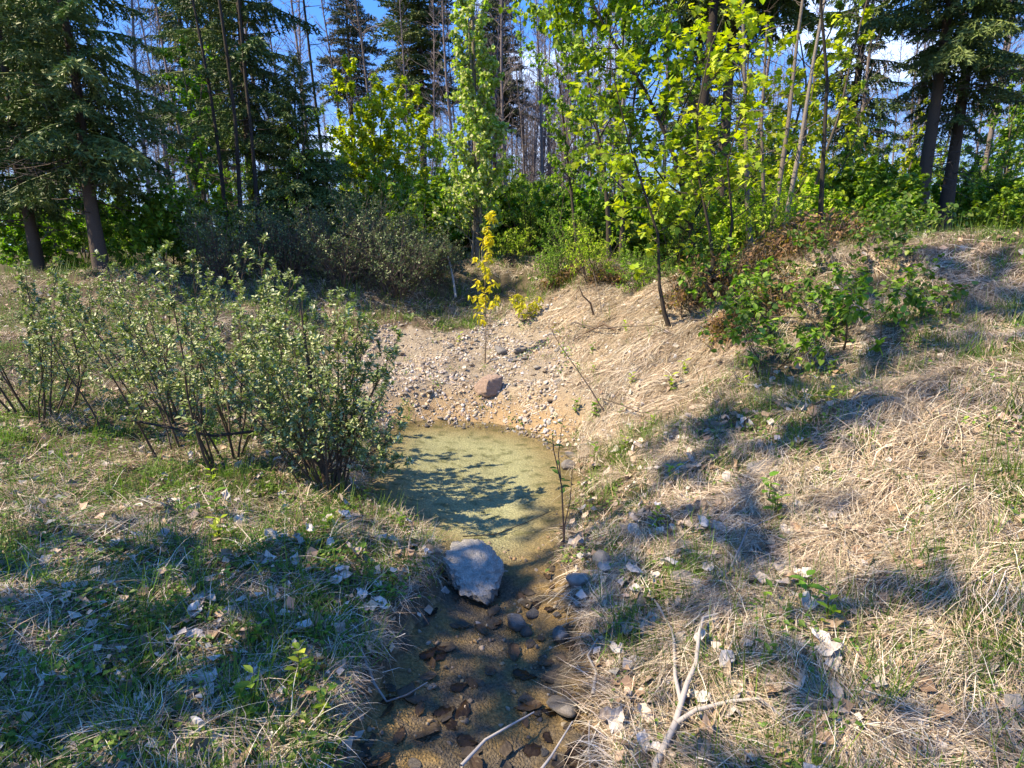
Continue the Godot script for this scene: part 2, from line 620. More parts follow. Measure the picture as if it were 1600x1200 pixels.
func tree(called: String, label: String, category: String, at: Vector3, stems: Array, o: Dictionary, mesh: Mesh, group := "") -> Node3D:
	var t := thing(called, label, category, at, group)
	var leaves := Scatter.new()
	for s in stems:
		var wood := Acc.new()
		clothe(wood, leaves, s[0], s[1], o)
		part(o.get("stem_name", "trunk"), wood.mesh(M.bark if s[1] > 0.02 else M.twig), t)
	var sheets: int = o.get("leaf_parts", 0)
	if sheets > 0:
		# the leaves that show large are parts, one by one; what is left over is one mass
		var rest := Scatter.new()
		var step := maxf(1.0, leaves.t.size() / float(sheets))
		var next := 0.0
		var mats := {}
		for k in leaves.t.size():
			if k >= next:
				next += step
				var lf := part("leaf", mesh, t, leaves.t[k])
				var key := rng.randi() % 6
				if not mats.has(key):
					var mt: StandardMaterial3D = mesh.surface_get_material(0).duplicate()
					mt.albedo_color = leaves.c[k].linear_to_srgb()
					mats[key] = mt
				lf.material_override = mats[key]
			else:
				rest.add(leaves.t[k], leaves.c[k])
		leaves = rest
	if leaves.t.size() > 0:
		many("crown" if called.ends_with("tree") else "foliage", mesh, leaves, t)
	return t


func fan(n: int, spread: float, height: float, lean: Vector3, wob := 0.07, foot := 0.25, slim := 1.0) -> Array:
	var out := []
	for k in n:
		var az := TAU * (k + rng.randf()) / n
		var d := Vector3(cos(az) * spread, 1.0, sin(az) * spread) * Vector3(rng.randf_range(.4, 1.2), 1, rng.randf_range(.4, 1.2)) + lean
		var h := height * rng.randf_range(0.65, 1.05)
		out.append([wander(Vector3(cos(az), 0, sin(az)) * rng.randf() * spread * foot - Vector3(0, .05, 0), d, h, 7, wob, 0.04), (h * 0.0075 + 0.002) * slim])
	return out


var boughs: Array[Mesh] = []


func make_boughs() -> void:
	for kind in 4:
		var a := Acc.new()
		var hang := 0.75 if kind >= 2 else 0.12
		var axis := PackedVector3Array()
		for k in 7:
			var t := k / 6.0
			axis.append(Vector3(rng.randfn(0, .012), -0.22 * t * t + 0.1 * t, t))
		a.tube(axis, 0.016, 0.004, 4, Color(1.2, .9, .75))
		for k in 26:
			var t := lerpf(0.12, 1.0, (k + rng.randf()) / 26.0)
			var s := 1.0 if k % 2 == 0 else -1.0
			var ln := 0.4 * (1.08 - t) * rng.randf_range(0.7, 1.2) + 0.07
			var d := Vector3(s * 0.85, -hang + rng.randf_range(-.15, .2), 0.6).normalized()
			var q := wander(along(axis, t), d, ln, 3, 0.1, -0.12 if kind >= 2 else 0.02)
			a.tube(q, 0.006, 0.002, 3, Color(1.0, .9, .7))
			var nn := int(ln / 0.028) + 2
			for m in nn:
				var u := (m + rng.randf()) / nn
				var p := along(q, u)
				var h := heading(q, u)
				for e in 3:
					var nd := (h * 0.6 + Vector3(rng.randfn(), rng.randfn() * 0.7, rng.randfn()) * 0.6).normalized() * rng.randf_range(.045, .085)
					var sd := nd.cross(Vector3(rng.randfn(), rng.randfn(), rng.randfn())).normalized() * 0.012
					var g := rng.randf_range(.7, 1.25)
					a.tri(p - sd, p + sd, p + nd, Color(g, g, g))
		boughs.append(a.mesh(M.needle))


# crown from y0 (lowest living bough) to the top; below that bare dead branches
func conifer(called: String, label: String, x: float, d: float, height: float, y0: float, reach: float, count: int, cols: Array, hang: bool, deadwood: int, group := "", lean := 0.0) -> Node3D:
	var t := thing(called, label, "conifer", spot(x, d, -0.1), group)
	var wood := Acc.new()
	var pts := PackedVector3Array()
	for k in 9:
		var f := k / 8.0
		pts.append(Vector3(lean * f * f + rng.randfn(0, .02) * f, height * f, rng.randfn(0, .02)))
	var r := height * 0.0105
	wood.tube(pts, r, 0.01, 8, Color(.16, .125, .10), 0.5)
	for k in deadwood:
		var f := rng.randf_range(0.12, (y0 + 0.25 * (height - y0)) / height)
		var az := rng.randf() * TAU
		var ln := reach * rng.randf_range(.3, 1.0)
		var b := wander(along(pts, f), Vector3(cos(az), rng.randf_range(-.3, .15), sin(az)), ln, 4, 0.1, 0.02)
		wood.tube(b, 0.011, 0.003, 3, Color(.17, .14, .125))
		for s in 4:
			var u := rng.randf_range(.3, 1.0)
			var q := wander(along(b, u), heading(b, u) + Vector3(rng.randfn(), rng.randfn(), rng.randfn()) * 0.7, ln * rng.randf_range(.15, .4), 2, 0.2, -0.05)
			wood.tube(q, 0.005, 0.002, 3, Color(.18, .15, .14))
	part("trunk", wood.mesh(M.bark), t)
	var s: Array[Scatter] = [Scatter.new(), Scatter.new()]
	for k in count:
		var f := (k + rng.randf()) / count
		f = pow(f, 0.9)
		var y := lerpf(y0, height * 0.99, f)
		var az := k * 2.39996 + rng.randf_range(-.3, .3)
		var ln := (reach * pow(1.0 - f, 0.72) * smooth(-0.25, 0.2, f) + 0.2) * rng.randf_range(0.45, 1.3)
		var tilt := lerpf(-0.25, 0.6, f) + rng.randf_range(-.12, .12)
		var dir := Vector3(cos(az), tilt, sin(az)).normalized()
		s[k % 2].add(Transform3D(leaf_frame(dir, Vector3.UP, ln), along(pts, y / height)), pick(cols, 0.22))
	var o := 2 if hang else 0
	many("crown", boughs[o], s[0], t)
	many("crown", boughs[o + 1], s[1], t)
	return t


func bare_tree(called: String, label: String, at: Vector3, height: float, twigs: int, col: Color, group: String) -> Node3D:
	var t := thing(called, label, "dead tree", at, group)
	var wood := Acc.new()
	var stem := wander(Vector3(0, -0.2, 0), Vector3(rng.randfn(0, .03), 1, rng.randfn(0, .03)), height, 9, 0.018, 0.03)
	wood.tube(stem, height * 0.0045 + 0.006, 0.008, 6, col, 0.4)
	part("trunk", wood.mesh(M.bark), t)
	var br := Acc.new()
	for k in twigs:
		var f := lerpf(0.25, 0.98, (k + rng.randf()) / twigs)
		var az := rng.randf() * TAU
		var ln := lerpf(1.1, 0.35, f) * rng.randf_range(.5, 1.2)
		var b := wander(along(stem, f), Vector3(cos(az), rng.randf_range(.3, 1.3), sin(az)), ln, 4, 0.12, 0.06)
		br.tube(b, 0.009, 0.004, 3, col)
		for s in 5:
			var u := rng.randf_range(.25, 1.0)
			var q := wander(along(b, u), heading(b, u) + Vector3(rng.randfn(), rng.randfn(), rng.randfn()) * 0.55, ln * rng.randf_range(.2, .5), 2, 0.15, 0.05)
			br.tube(q, 0.006, 0.003, 3, col)
	part("branches", br.mesh(M.twig), t).set_meta("kind", "stuff")
	return t




const MARKS := [["the lone poplar", -0.63, 10.7], ["the yellow-green maple clump", -2.85, 13.0], ["the drooping left conifer", -4.75, 11.0], ["the twiggy thicket", -2.5, 9.3], ["the olive conifer", -3.0, 20.5], ["the conifer behind the poplar", -0.75, 26.0],
	["the small-leaved alder", 1.05, 9.3], ["the leaning tree", 2.3, 7.2], ["the grey leaning stems", 3.45, 8.0], ["the big right conifer", 3.95, 11.5], ["the blackish trunk", 3.25, 11.0], ["the root overhang", 2.35, 6.15], ["the brown-grey conifer", -5.75, 22.0],
	["the yellow sapling", -0.34, 7.0], ["the reddish boulder", -0.24, 6.0], ["the pond sapling", 0.3, 3.0], ["the grey boulder", -0.19, 2.72], ["the big pond shrub", -1.25, 3.6], ["the forked branch", 0.6, 1.8], ["the buff slope stone", 1.33, 3.58], ["the outflow's mouth", -0.1, 1.5],
	["the far right conifer", 8.6, 12.5], ["the left flat", -3.5, 5.0], ["the left bank's lip", -0.5, 2.2], ["the seedling", 1.13, 1.98], ["the straw-coloured stick", 0.95, 2.72]]


func near_what(x: float, d: float, sitting := false) -> String:
	var best := 1e9
	var got: Array = MARKS[0]
	for q in MARKS:
		if (q[2] < 7.1) != (d < 8.8):
			continue
		var e := Vector2((x - q[1]) * 1.3, d - q[2]).length()
		if e < best:
			best = e
			got = q
	var dx: float = x - got[1]
	var dd: float = d - got[2]
	var where := ("right of" if dx > 0.0 else "left of")
	if absf(dd) > absf(dx) * 1.2:
		where = "behind" if dd > 0.0 else "in front of"
	if best > (0.45 if sitting else 1.2):
		where = "some way " + where
	return where + " " + got[0]
func _ready() -> void:
	rng.seed = 4711
	# camera: a phone held upright at eye height, tipped down a little
	var cam := Camera3D.new()
	cam.name = "camera"
	cam.fov = 68.0
	cam.near = 0.05
	cam.far = 900.0
	cam.position = Vector3(0, CAM_HEIGHT, 0)
	cam.rotation_degrees = Vector3(-12, 0, 0)
	add_child(cam)
	cam.current = true
	# sky, sun, exposure
	var env := Environment.new()
	env.background_mode = Environment.BG_SKY
	env.tonemap_mode = Environment.TONE_MAPPER_LINEAR
	env.tonemap_exposure = 2.6
	env.sdfgi_enabled = true
	env.ssao_enabled = true
	env.ssil_enabled = true
	var sm := ProceduralSkyMaterial.new()
	sm.sky_top_color = Color(0.19, 0.46, 0.80)
	sm.sky_horizon_color = Color(0.66, 0.75, 0.83)
	sm.sky_curve = 0.12
	sm.ground_bottom_color = Color(0.2, 0.2, 0.16)
	sm.ground_horizon_color = Color(0.35, 0.4, 0.4)
	sm.sky_cover = clouds()
	var sky := Sky.new()
	sky.sky_material = sm
	env.sky = sky
	env.background_energy_multiplier = 0.88
	var we := WorldEnvironment.new()
	we.name = "world"
	we.environment = env
	add_child(we)
	var sun := DirectionalLight3D.new()
	sun.name = "sun"
	sun.basis = Basis.looking_at(Vector3(0.62, -0.77, -0.14))
	sun.light_energy = 1.6
	sun.light_color = Color(1.0, 0.92, 0.78)
	sun.light_angular_distance = 0.5
	sun.shadow_enabled = true
	sun.sky_mode = DirectionalLight3D.SKY_MODE_LIGHT_ONLY
	add_child(sun)

	bump_noise.seed = 5
	bump_noise.frequency = 0.55
	bump_noise.fractal_octaves = 4
	fine_noise.seed = 9
	fine_noise.frequency = 0.8
	fine_noise.fractal_octaves = 3
	zone_noise.seed = 21
	zone_noise.frequency = 0.5
	zone_noise.fractal_octaves = 4
	make_fields()
	ease_field()
	make_materials()
	make_shapes()
	make_boughs()
	lay_ground()
	lay_water()
	plant_forest()
	plant_pond_edge()
	place_rocks()
	grow_cover()
	drop_leaves()
	drop_branches()


func clouds() -> ImageTexture:
	var f := FastNoiseLite.new()
	f.seed = 3
	f.frequency = 2.6
	f.fractal_octaves = 5
	var w := 1024
	var h := 512
	var im := Image.create(w, h, false, Image.FORMAT_RGBA8)
	for j in h:
		var el := PI * (0.5 - (j + 0.5) / h)
		for k in w:
			var a := 0.0
			if el > 0.0:
				var az := TAU * k / w
				var n := f.get_noise_3d(cos(az) * cos(el), sin(el) * 2.2, sin(az) * cos(el))
				a = smooth(0.12 + 0.10 * smooth(0.1, 0.25, el), 0.42, n) * 0.85
			im.set_pixel(k, j, Color(0.74, 0.75, 0.77, a))
	return ImageTexture.create_from_image(im)


func axis(fine_lo: float, fine_hi: float, step: float, lo: float, hi: float) -> PackedFloat32Array:
	var back := PackedFloat32Array()
	var p := fine_lo
	var s := step
	while p > lo:
		s *= 1.06
		p -= s
		back.append(p)
	back.reverse()
	p = fine_lo
	while p < fine_hi:
		back.append(p)
		p += step
	s = step
	while p < hi:
		back.append(p)
		s *= 1.05
		p += s
	back.append(hi)
	return back


func soil_colour(x: float, d: float) -> Color:
	var n := zone_noise.get_noise_2d(x * 4.0, d * 4.0) * 0.5 + 0.5
	var n2 := fine_noise.get_noise_2d(x * 16.0, d * 16.0) * 0.5 + 0.5
	var s := shore_at(x, d)
	var c := Color(.085, .065, .042).lerp(Color(.19, .145, .095), n2)
	if d > 9.5 or absf(x) > 6.0:
		return Color(.09, .075, .045).lerp(Color(.16, .13, .08), n2)
	if s < 0.0:
		var channel := clampf((3.25 - d) / 0.5, 0.0, 1.0)
		var silt := Color(.54, .40, .19).lerp(Color(.72, .72, .41), smooth(0.06, 0.5, -s))   # ochre at the edge, pale green silt further in
		silt = silt.lerp(Color(.55, .57, .28), n * 0.3)
		var blot := fine_noise.get_noise_2d(x * 6.0 + 31.0, d * 9.0) * 0.5 + 0.5
		silt = silt.lerp(Color(.17, .19, .07), smooth(0.5, 0.72, blot * 0.6 + n2 * 0.4) * 0.75)
		silt = silt.lerp(Color(.20, .16, .07), smooth(0.25, 0.0, -s) * smooth(0.4, 0.7, n) * 0.7)
		var run := Color(.42, .29, .125).lerp(Color(.21, .175, .13), smooth(0.40, 0.56, n * 0.65 + n2 * 0.35))
		return silt.lerp(run, channel)
	if within(x, d, gravel_area):
		var g := Color(.42, .355, .275).lerp(Color(.34, .285, .22), n2)
		return g.lerp(Color(.44, .29, .13), (1.0 - smooth(0.1, 0.5, s)) * 0.7)
	if within(x, d, slope_area):
		return Color(.42, .345, .26).lerp(Color(.31, .25, .185), n2)
	return c


func lay_ground() -> void:
	var xs := axis(-3.2, 3.2, 0.035, -320.0, 320.0)
	var ds := axis(0.9, 7.0, 0.035, -320.0, 420.0)
	var a := Acc.new()
	var w := xs.size()
	for d in ds:
		for x in xs:
			a.v.append(Vector3(x, ground(x, d), -d))
			a.c.append(soil_colour(x, d))
	a.n.resize(a.v.size())
	for j in ds.size():
		for k in w:
			var o := j * w + k
			var l := o - (1 if k > 0 else 0)
			var r := o + (1 if k < w - 1 else 0)
			var u := o - (w if j > 0 else 0)
			var b := o + (w if j < ds.size() - 1 else 0)
			a.n[o] = (a.v[r] - a.v[l]).cross(a.v[b] - a.v[u]).normalized()
			if j < ds.size() - 1 and k < w - 1:
				a.i.append_array(PackedInt32Array([o, o + w, o + 1, o + 1, o + w, o + w + 1]))
	solo("ground", a.mesh(M.soil), Transform3D.IDENTITY, "brown earth of the hollow, its banks and the forest floor", "ground").set_meta("kind", "structure")


func lay_water() -> void:
	var outline := Geometry2D.offset_polygon(shore, 0.2)[0]
	var tris := Geometry2D.triangulate_polygon(outline)
	var a := Acc.new()
	for p in outline:
		a.v.append(Vector3(p.x, 0.0, -p.y)); a.n.append(Vector3.UP); a.c.append(Color.WHITE)
	for k in range(0, tris.size(), 3):
		var p: Vector2 = outline[tris[k]]
		var q: Vector2 = outline[tris[k + 1]]
		var r: Vector2 = outline[tris[k + 2]]
		if (q - p).cross(r - p) > 0.0:
			a.i.append_array(PackedInt32Array([tris[k], tris[k + 1], tris[k + 2]]))
		else:
			a.i.append_array(PackedInt32Array([tris[k], tris[k + 2], tris[k + 1]]))
	var m := StandardMaterial3D.new()
	m.transparency = BaseMaterial3D.TRANSPARENCY_ALPHA
	m.albedo_color = Color(0.66, 0.74, 0.45, 0.15)
	m.roughness = 0.04
	m.metallic_specular = 0.5
	m.cull_mode = BaseMaterial3D.CULL_DISABLED
	var f := FastNoiseLite.new()
	f.frequency = 0.02
	f.fractal_octaves = 3
	var nt := NoiseTexture2D.new()
	nt.width = 256
	nt.height = 256
	nt.seamless = true
	nt.noise = f
	nt.as_normal_map = true
	nt.bump_strength = 2.0
	m.normal_enabled = true
	m.normal_texture = nt
	m.normal_scale = 0.14
	m.uv1_triplanar = true
	m.uv1_world_triplanar = true
	m.uv1_scale = Vector3.ONE * 1.3
	solo("pond_water", a.mesh(m), Transform3D.IDENTITY, "shallow murky green water of the pond and its outflow", "water").set_meta("kind", "structure")


# ------------------------------------------------------------------ trees
const YG := [Color(.35, .46, .03), Color(.44, .53, .04), Color(.26, .38, .03), Color(.48, .54, .07)]
const MID := [Color(.16, .28, .035), Color(.22, .35, .045), Color(.11, .21, .03), Color(.28, .39, .055)]
const POP := [Color(.42, .50, .11), Color(.50, .54, .18), Color(.30, .40, .07), Color(.60, .60, .34)]
const FIR := [Color(.08, .13, .04), Color(.11, .17, .05), Color(.14, .19, .06)]
const BLUEFIR := [Color(.09, .115, .06), Color(.11, .135, .07), Color(.135, .145, .08)]


func plant_forest() -> void:
	# conifers one can tell apart
	conifer("conifer", "tall dark conifer with drooping boughs at the edge of the left bank", -4.75, 11.0, 8.6, 2.0, 1.15, 115, FIR, true, 70)
	conifer("conifer", "dark narrow conifer standing behind the drooping one, over bare trunks", -6.9, 14.5, 9.0, 2.6, 1.1, 110, FIR, true, 60)
	conifer("conifer", "narrow brown-grey conifer with bare lower trunk left of the olive one", -5.75, 22.0, 11.0, 5.6, 1.15, 125, BLUEFIR, false, 160)
	conifer("conifer", "olive conifer with dense top and dead branches below, left of the poplar", -3.0, 20.5, 13.0, 4.8, 1.5, 185, [Color(.13, .18, .05), Color(.17, .21, .06), Color(.10, .14, .045)], false, 170)
	conifer("conifer", "dark conifer half hidden behind the leafy poplar", -0.75, 26.0, 11.6, 5.4, 1.6, 190, BLUEFIR, false, 90)
	conifer("conifer", "big dark conifer with hanging boughs over the right bank", 4.2, 12.0, 11.0, 4.2, 1.9, 150, FIR, true, 130)
	conifer("conifer", "broad dark conifer far to the right of the grey leaning stems", 8.6, 12.5, 11.0, 3.4, 1.4, 140, FIR, true, 60)
	conifer("conifer", "small young conifer growing below the drooping left one", -3.8, 10.8, 3.6, 0.5, 0.95, 110, FIR, true, 0)
	conifer("conifer", "dense dark conifer standing left of the thicket on the left bank", -6.0, 8.5, 7.4, 1.4, 1.1, 125, FIR, true, 40)
	conifer("conifer", "shorter dark conifer farther left of the thicket", -7.6, 9.3, 7.0, 1.2, 1.05, 110, FIR, true, 40)
	var spec := [[-9.5, 12.0, 10.0], [-12.0, 15.0, 12.0], [-10.0, 19.0, 12.0], [-15.0, 20.0, 13.0], [9.5, 13.0, 11.0], [11.5, 11.0, 11.0], [10.0, 18.0, 13.0], [15.0, 17.0, 13.0], [5.4, 18.0, 12.0]]
	var proto: Node3D = null
	for q in spec:
		var lab := "dark conifer in the forest beyond the hollow"
		if proto == null:
			proto = conifer("conifer", lab, q[0], q[1], 11.0, 2.4, 1.15, 130, FIR, true, 80, "conifers of the forest around the hollow")
		else:
			copy_of(proto, spot(q[0], q[1], -0.1), rng.randf() * TAU, q[2] / 11.0, ("tall" if q[2] > 11.5 else "shorter") + " dark forest conifer " + near_what(q[0], q[1]), "conifers of the forest around the hollow")

	# thin dead trees
	var tones := [Color(.33, .28, .29), Color(.37, .32, .32), Color(.27, .23, .225)]
	var protos: Array[Node3D] = []
	var glab := "thin bare grey tree standing dead in the forest behind"
	var gname := "bare dead trees behind the hollow"
	for k in 4:
		protos.append(bare_tree("dead_tree", glab, spot([0.55, 1.1, -4.6, 3.1][k], [26.0, 22.0, 17.0, 24.0][k]), [11.5, 12.5, 9.0, 11.0][k], [120, 150, 95, 160][k], tones[k % 3], gname))
	for k in 215:
		var d := rng.randf_range(15.0, 46.0)
		var x := rng.randf_range(-1.0, 1.0) * d * 0.85
		if k < 60:
			x = rng.randf_range(-0.03, 0.13) * d
			d = rng.randf_range(22.0, 40.0)
		var z := rng.randf_range(0.7, 1.15)
		copy_of(protos[rng.randi() % 4], spot(x, d), rng.randf() * TAU, z, ("tall" if z > 0.92 else "short") + " thin bare dead tree " + near_what(x, d), gname)
	for q in [[-4.9, 10.2, 5.5, .0], [-4.62, 10.0, 6.5, .03], [-4.35, 10.1, 6.0, .05], [-3.9, 12.5, 7.0, 0.02]]:
		var st := Acc.new()
		var pts := wander(Vector3(0, -0.2, 0), Vector3(q[3], 1, 0), q[2], 8, 0.025, 0.02)
		st.tube(pts, 0.036, 0.014, 7, Color(.075, .063, .055), 0.6)
		for k in 14:
			var b := wander(along(pts, rng.randf_range(.2, .95)), Vector3(rng.randfn(), rng.randf_range(-.1, .6), rng.randfn()), rng.randf_range(.3, .9), 4, 0.15, 0.02)
			st.tube(b, 0.009, 0.002, 3, Color(.12, .10, .09))
		var t := thing("slender_tree", "dark slender trunk among the conifers above the left bank", "tree", spot(q[0], q[1]), "dark slender trunks on the left bank")
		part("trunk", st.mesh(M.bark), t)
	var tk := Acc.new()
	tk.tube(wander(Vector3(0, -.2, 0), Vector3(0.02, 1, 0), 8.0, 8, 0.015, 0.02), 0.1, 0.05, 9, Color(.06, .05, .045), 0.4)
	part("trunk", tk.mesh(M.bark), thing("slender_tree", "thick blackish trunk behind the bright maple leaves", "tree", spot(3.25, 11.0)))

	# broadleaf trees
	var wood := Color(.20, .17, .13)
	tree("poplar_tree", "slender pale leafy poplar standing alone at the middle of the far bank", "tree", spot(-0.63, 10.7, -0.1),
		[[wander(Vector3.ZERO, Vector3(0.01, 1, 0), 7.6, 9, 0.012, 0.03), 0.05], [wander(Vector3(.12, 0, .1), Vector3(-0.04, 1, 0), 5.5, 9, 0.02, 0.03), 0.03], [wander(Vector3(-.1, 0, .1), Vector3(0.05, 1, 0), 3.4, 8, 0.03, 0.03), 0.02]],
		{"wood": Color(.34, .30, .24), "branches": 46, "t0": 0.06, "len0": 0.8, "len1": 0.35, "angle": 0.75, "subs": 5, "per": 15, "leaf": 0.07, "cols": POP, "up": 0.03, "droop": 0.7, "flat": 0.3}, L.poplar)
	tree("maple_tree", "bright yellow-green young maple clump in front of the olive conifer", "tree", spot(-2.85, 13.0, -0.1), fan(8, 0.32, 3.7, Vector3(0.02, 0, 0)),
		{"wood": wood, "branches": 16, "t0": 0.4, "len0": 0.8, "len1": 0.4, "angle": 0.9, "subs": 5, "per": 14, "leaf": 0.078, "cols": YG, "droop": 0.25, "flat": 0.7}, L.bright)
	tree("alder_tree", "tall leafy tree with small leaves beside the bare grey trees", "tree", Vector3(1.4, ground(1.4, 9.3) - 0.1, -9.3),
		[[PackedVector3Array([Vector3(.15, 0, 0), Vector3(.1, .7, .1), Vector3(.0, 1.5, .15), Vector3(-.2, 2.3, .2), Vector3(-.35, 3.1, .2), Vector3(-.5, 3.9, .2), Vector3(-.65, 4.8, .2)]), 0.035],
		[wander(Vector3(.35, 0, -.1), Vector3(-.03, 1, 0), 5.0, 8, 0.03, 0.03), 0.03], [wander(Vector3(-.3, 0, -.3), Vector3(-.08, 1, 0), 4.2, 8, 0.03, 0.03), 0.025]],
		{"wood": Color(.12, .10, .08), "branches": 30, "t0": 0.22, "len0": 0.75, "len1": 0.5, "angle": 0.9, "subs": 5, "per": 15, "leaf": 0.057, "cols": [Color(.20, .31, .03), Color(.27, .38, .04), Color(.13, .23, .03), Color(.34, .42, .10)], "droop": 0.5, "flat": 0.4}, L.poplar)
	tree("leaning_tree", "dark-stemmed leafy tree leaning left across the right side sky", "tree", Vector3(2.3, ground(2.3, 7.2) - 0.1, -7.2),
		[[PackedVector3Array([Vector3(0, 0, 0), Vector3(-.06, .35, 0), Vector3(-.14, .8, 0), Vector3(-.42, 1.6, 0), Vector3(-.75, 2.2, 0), Vector3(-1.2, 2.8, 0), Vector3(-1.5, 3.3, 0), Vector3(-1.7, 3.9, 0)]), 0.036]],
		{"wood": Color(.07, .06, .05), "branches": 62, "t0": 0.2, "len0": 0.9, "len1": 0.75, "angle": 1.0, "subs": 5, "per": 14, "leaf": 0.068, "cols": [Color(.22, .34, .03), Color(.30, .42, .035), Color(.15, .26, .03)], "droop": 0.35, "flat": 0.5}, L.bright)
	tree("maple_tree", "bright maple sapling with curved dark stem rooted on the dry slope", "tree", Vector3(1.57, ground(1.57, 5.6) - 0.05, -5.6),
		[[PackedVector3Array([Vector3(0, 0, 0), Vector3(-.08, .2, 0), Vector3(-.14, .46, 0), Vector3(-.18, .94, 0), Vector3(-.29, 1.23, 0), Vector3(-.46, 1.68, 0), Vector3(-.58, 2.06, 0), Vector3(-.7, 2.5, 0)]), 0.02]],
		{"wood": Color(.08, .065, .05), "branches": 24, "t0": 0.3, "len0": 0.4, "len1": 0.6, "angle": 1.15, "subs": 3, "per": 4, "leaf": 0.08, "cols": YG, "droop": 0.12, "flat": 0.95, "leaf_parts": 190}, L.maple)
	tree("maple_tree", "bright layered maple leaning out above the root overhang on right", "tree", Vector3(2.25, ground(2.25, 6.4) - 0.05, -6.4),
		[[PackedVector3Array([Vector3(0, 0, 0), Vector3(-.1, .5, 0), Vector3(-.3, 1.1, .1), Vector3(-.35, 1.7, .1), Vector3(-.25, 2.3, .1), Vector3(-.1, 2.7, .1)]), 0.018], [PackedVector3Array([Vector3(.1, 0, 0), Vector3(.1, .6, .1), Vector3(.0, 1.2, .1), Vector3(.1, 1.8, .2), Vector3(.2, 2.5, .2)]), 0.015]],
		{"wood": Color(.09, .075, .06), "branches": 22, "t0": 0.25, "len0": 0.7, "len1": 0.5, "angle": 1.2, "subs": 4, "per": 5, "leaf": 0.085, "cols": YG, "droop": 0.12, "flat": 1.0, "leaf_parts": 280}, L.maple)
	tree("birch_tree", "leafy branch tree with broad fresh leaves at the upper right", "tree", Vector3(3.1, ground(3.1, 5.9) - 0.1, -5.9),
		[[PackedVector3Array([Vector3(0, 0, 0), Vector3(-.05, .8, 0), Vector3(-.15, 1.6, .1), Vector3(-.35, 2.3, .2), Vector3(-.7, 2.9, .3), Vector3(-1.1, 3.2, .3)]), 0.022]],
		{"wood": Color(.09, .075, .06), "branches": 9, "t0": 0.55, "len0": 0.6, "len1": 0.4, "angle": 1.0, "subs": 2, "per": 4, "leaf": 0.1, "cols": YG, "droop": 0.4, "flat": 0.6, "leaf_parts": 120}, L.near)

	# four grey leaning stems on the right bank
	var labs := ["leftmost grey stem of the leaning clump above the right bank", "second grey stem of the leaning clump, straight and thin", "third grey stem of the leaning clump, leaning outwards", "rightmost pale grey stem of the leaning clump, bent at its foot"]
	var sets := [[Vector3(0, 0, 0), Vector3(-.12, .78, 0), Vector3(-.2, 1.5, 0), Vector3(-.28, 2.2, 0), Vector3(-.39, 3.2, 0), Vector3(-.45, 4.5, 0)], [Vector3(0, 0, 0), Vector3(-.04, .84, 0), Vector3(-.1, 1.3, 0), Vector3(-.16, 1.8, 0), Vector3(-.2, 3.0, 0)],
		[Vector3(0, 0, 0), Vector3(.03, .5, 0), Vector3(.07, .94, 0), Vector3(.12, 1.9, 0), Vector3(.13, 2.8, 0), Vector3(.2, 4.2, 0)], [Vector3(0, 0, 0), Vector3(.09, .3, 0), Vector3(.12, .76, 0), Vector3(.2, 1.5, 0), Vector3(.27, 2.6, 0), Vector3(.4, 4.0, 0)]]
	for k in 4:
		var x: float = [3.3, 3.43, 3.5, 3.6][k]
		var acc := Acc.new()
		var pts := PackedVector3Array(sets[k])
		acc.tube(pts, [.04, .03, .045, .045][k], .015, 8, [Color(.30, .26, .22), Color(.26, .22, .18), Color(.33, .28, .23), Color(.40, .36, .31)][k], 0.3)
		for b in 16:
			var f := rng.randf_range(.25, 1.0)
			acc.tube(wander(along(pts, f), Vector3(rng.randfn(), rng.randf_range(0, 1.2), rng.randfn()), rng.randf_range(.2, .9), 4, 0.15, 0.03), 0.008, 0.002, 3, Color(.24, .20, .17))
		part("trunk", acc.mesh(M.bark), thing("grey_tree", labs[k], "tree", spot(x, 8.0, -0.1), "grey leaning stems on the right bank"))

	# undergrowth: leafy shrubs on the forest floor
	var shrubs: Array[Node3D] = []
	var slab := "green leafy shrub in the undergrowth below the trees"
	var sgroup := "leafy shrubs of the undergrowth"
	var first := [[-3.3, 10.8], [-1.9, 11.6], [1.6, 10.3], [-5.2, 9.9], [0.4, 11.8], [3.6, 9.2]]
	for k in 6:
		shrubs.append(tree("leafy_shrub", slab, "shrub", spot(first[k][0], first[k][1]), fan(5 + k % 3, 0.5, [1.1, 1.5, 0.9, 1.3, 1.9, 1.0][k], Vector3.ZERO, 0.1),
			{"wood": Color(.15, .12, .09), "branches": 13, "t0": 0.12, "len0": 0.55, "len1": 0.28, "angle": 0.9, "subs": 4, "per": 12, "leaf": [0.068, 0.06, 0.058, 0.075, 0.055, 0.064][k], "cols": [MID, YG, [Color(.18, .27, .05), Color(.26, .32, .08), Color(.12, .2, .04)], MID, [Color(.2, .3, .05), Color(.28, .36, .07)], YG][k], "flat": 0.7, "stem_name": "stem"}, [L.poplar, L.narrow, L.poplar, L.maple, L.narrow, L.poplar][k], sgroup))
	for k in 190:
		var d := 9.6 + 26.0 * pow(rng.randf(), 1.4)
		var x := rng.randf_range(-0.9, 0.95) * d
		if k < 90:
			d = rng.randf_range(10.4, 16.0)
			x = rng.randf_range(-0.46, 0.62) * d
		if base_at(x, d) < 1.35:
			continue
		var q := rng.randi() % 6
		if absf(x + 0.6) < 0.9 and d < 12.5:
			continue
		var z := rng.randf_range(0.6, 1.2) * (1.0 + 0.012 * d)
		var look: String = ["broad-leaved", "narrow-leaved yellow-green", "dull green", "maple-leaved", "tall narrow-leaved", "bright yellow-green"][q]
		copy_of(shrubs[q], spot(x, d, -0.03), rng.randf() * TAU, z, ("big " if z > 1.0 else "small ") + look + " shrub " + near_what(x, d), sgroup)

	# young leafy trees filling the forest edge
	var youth: Array[Node3D] = []
	var yg := "young leafy trees of the forest edge"
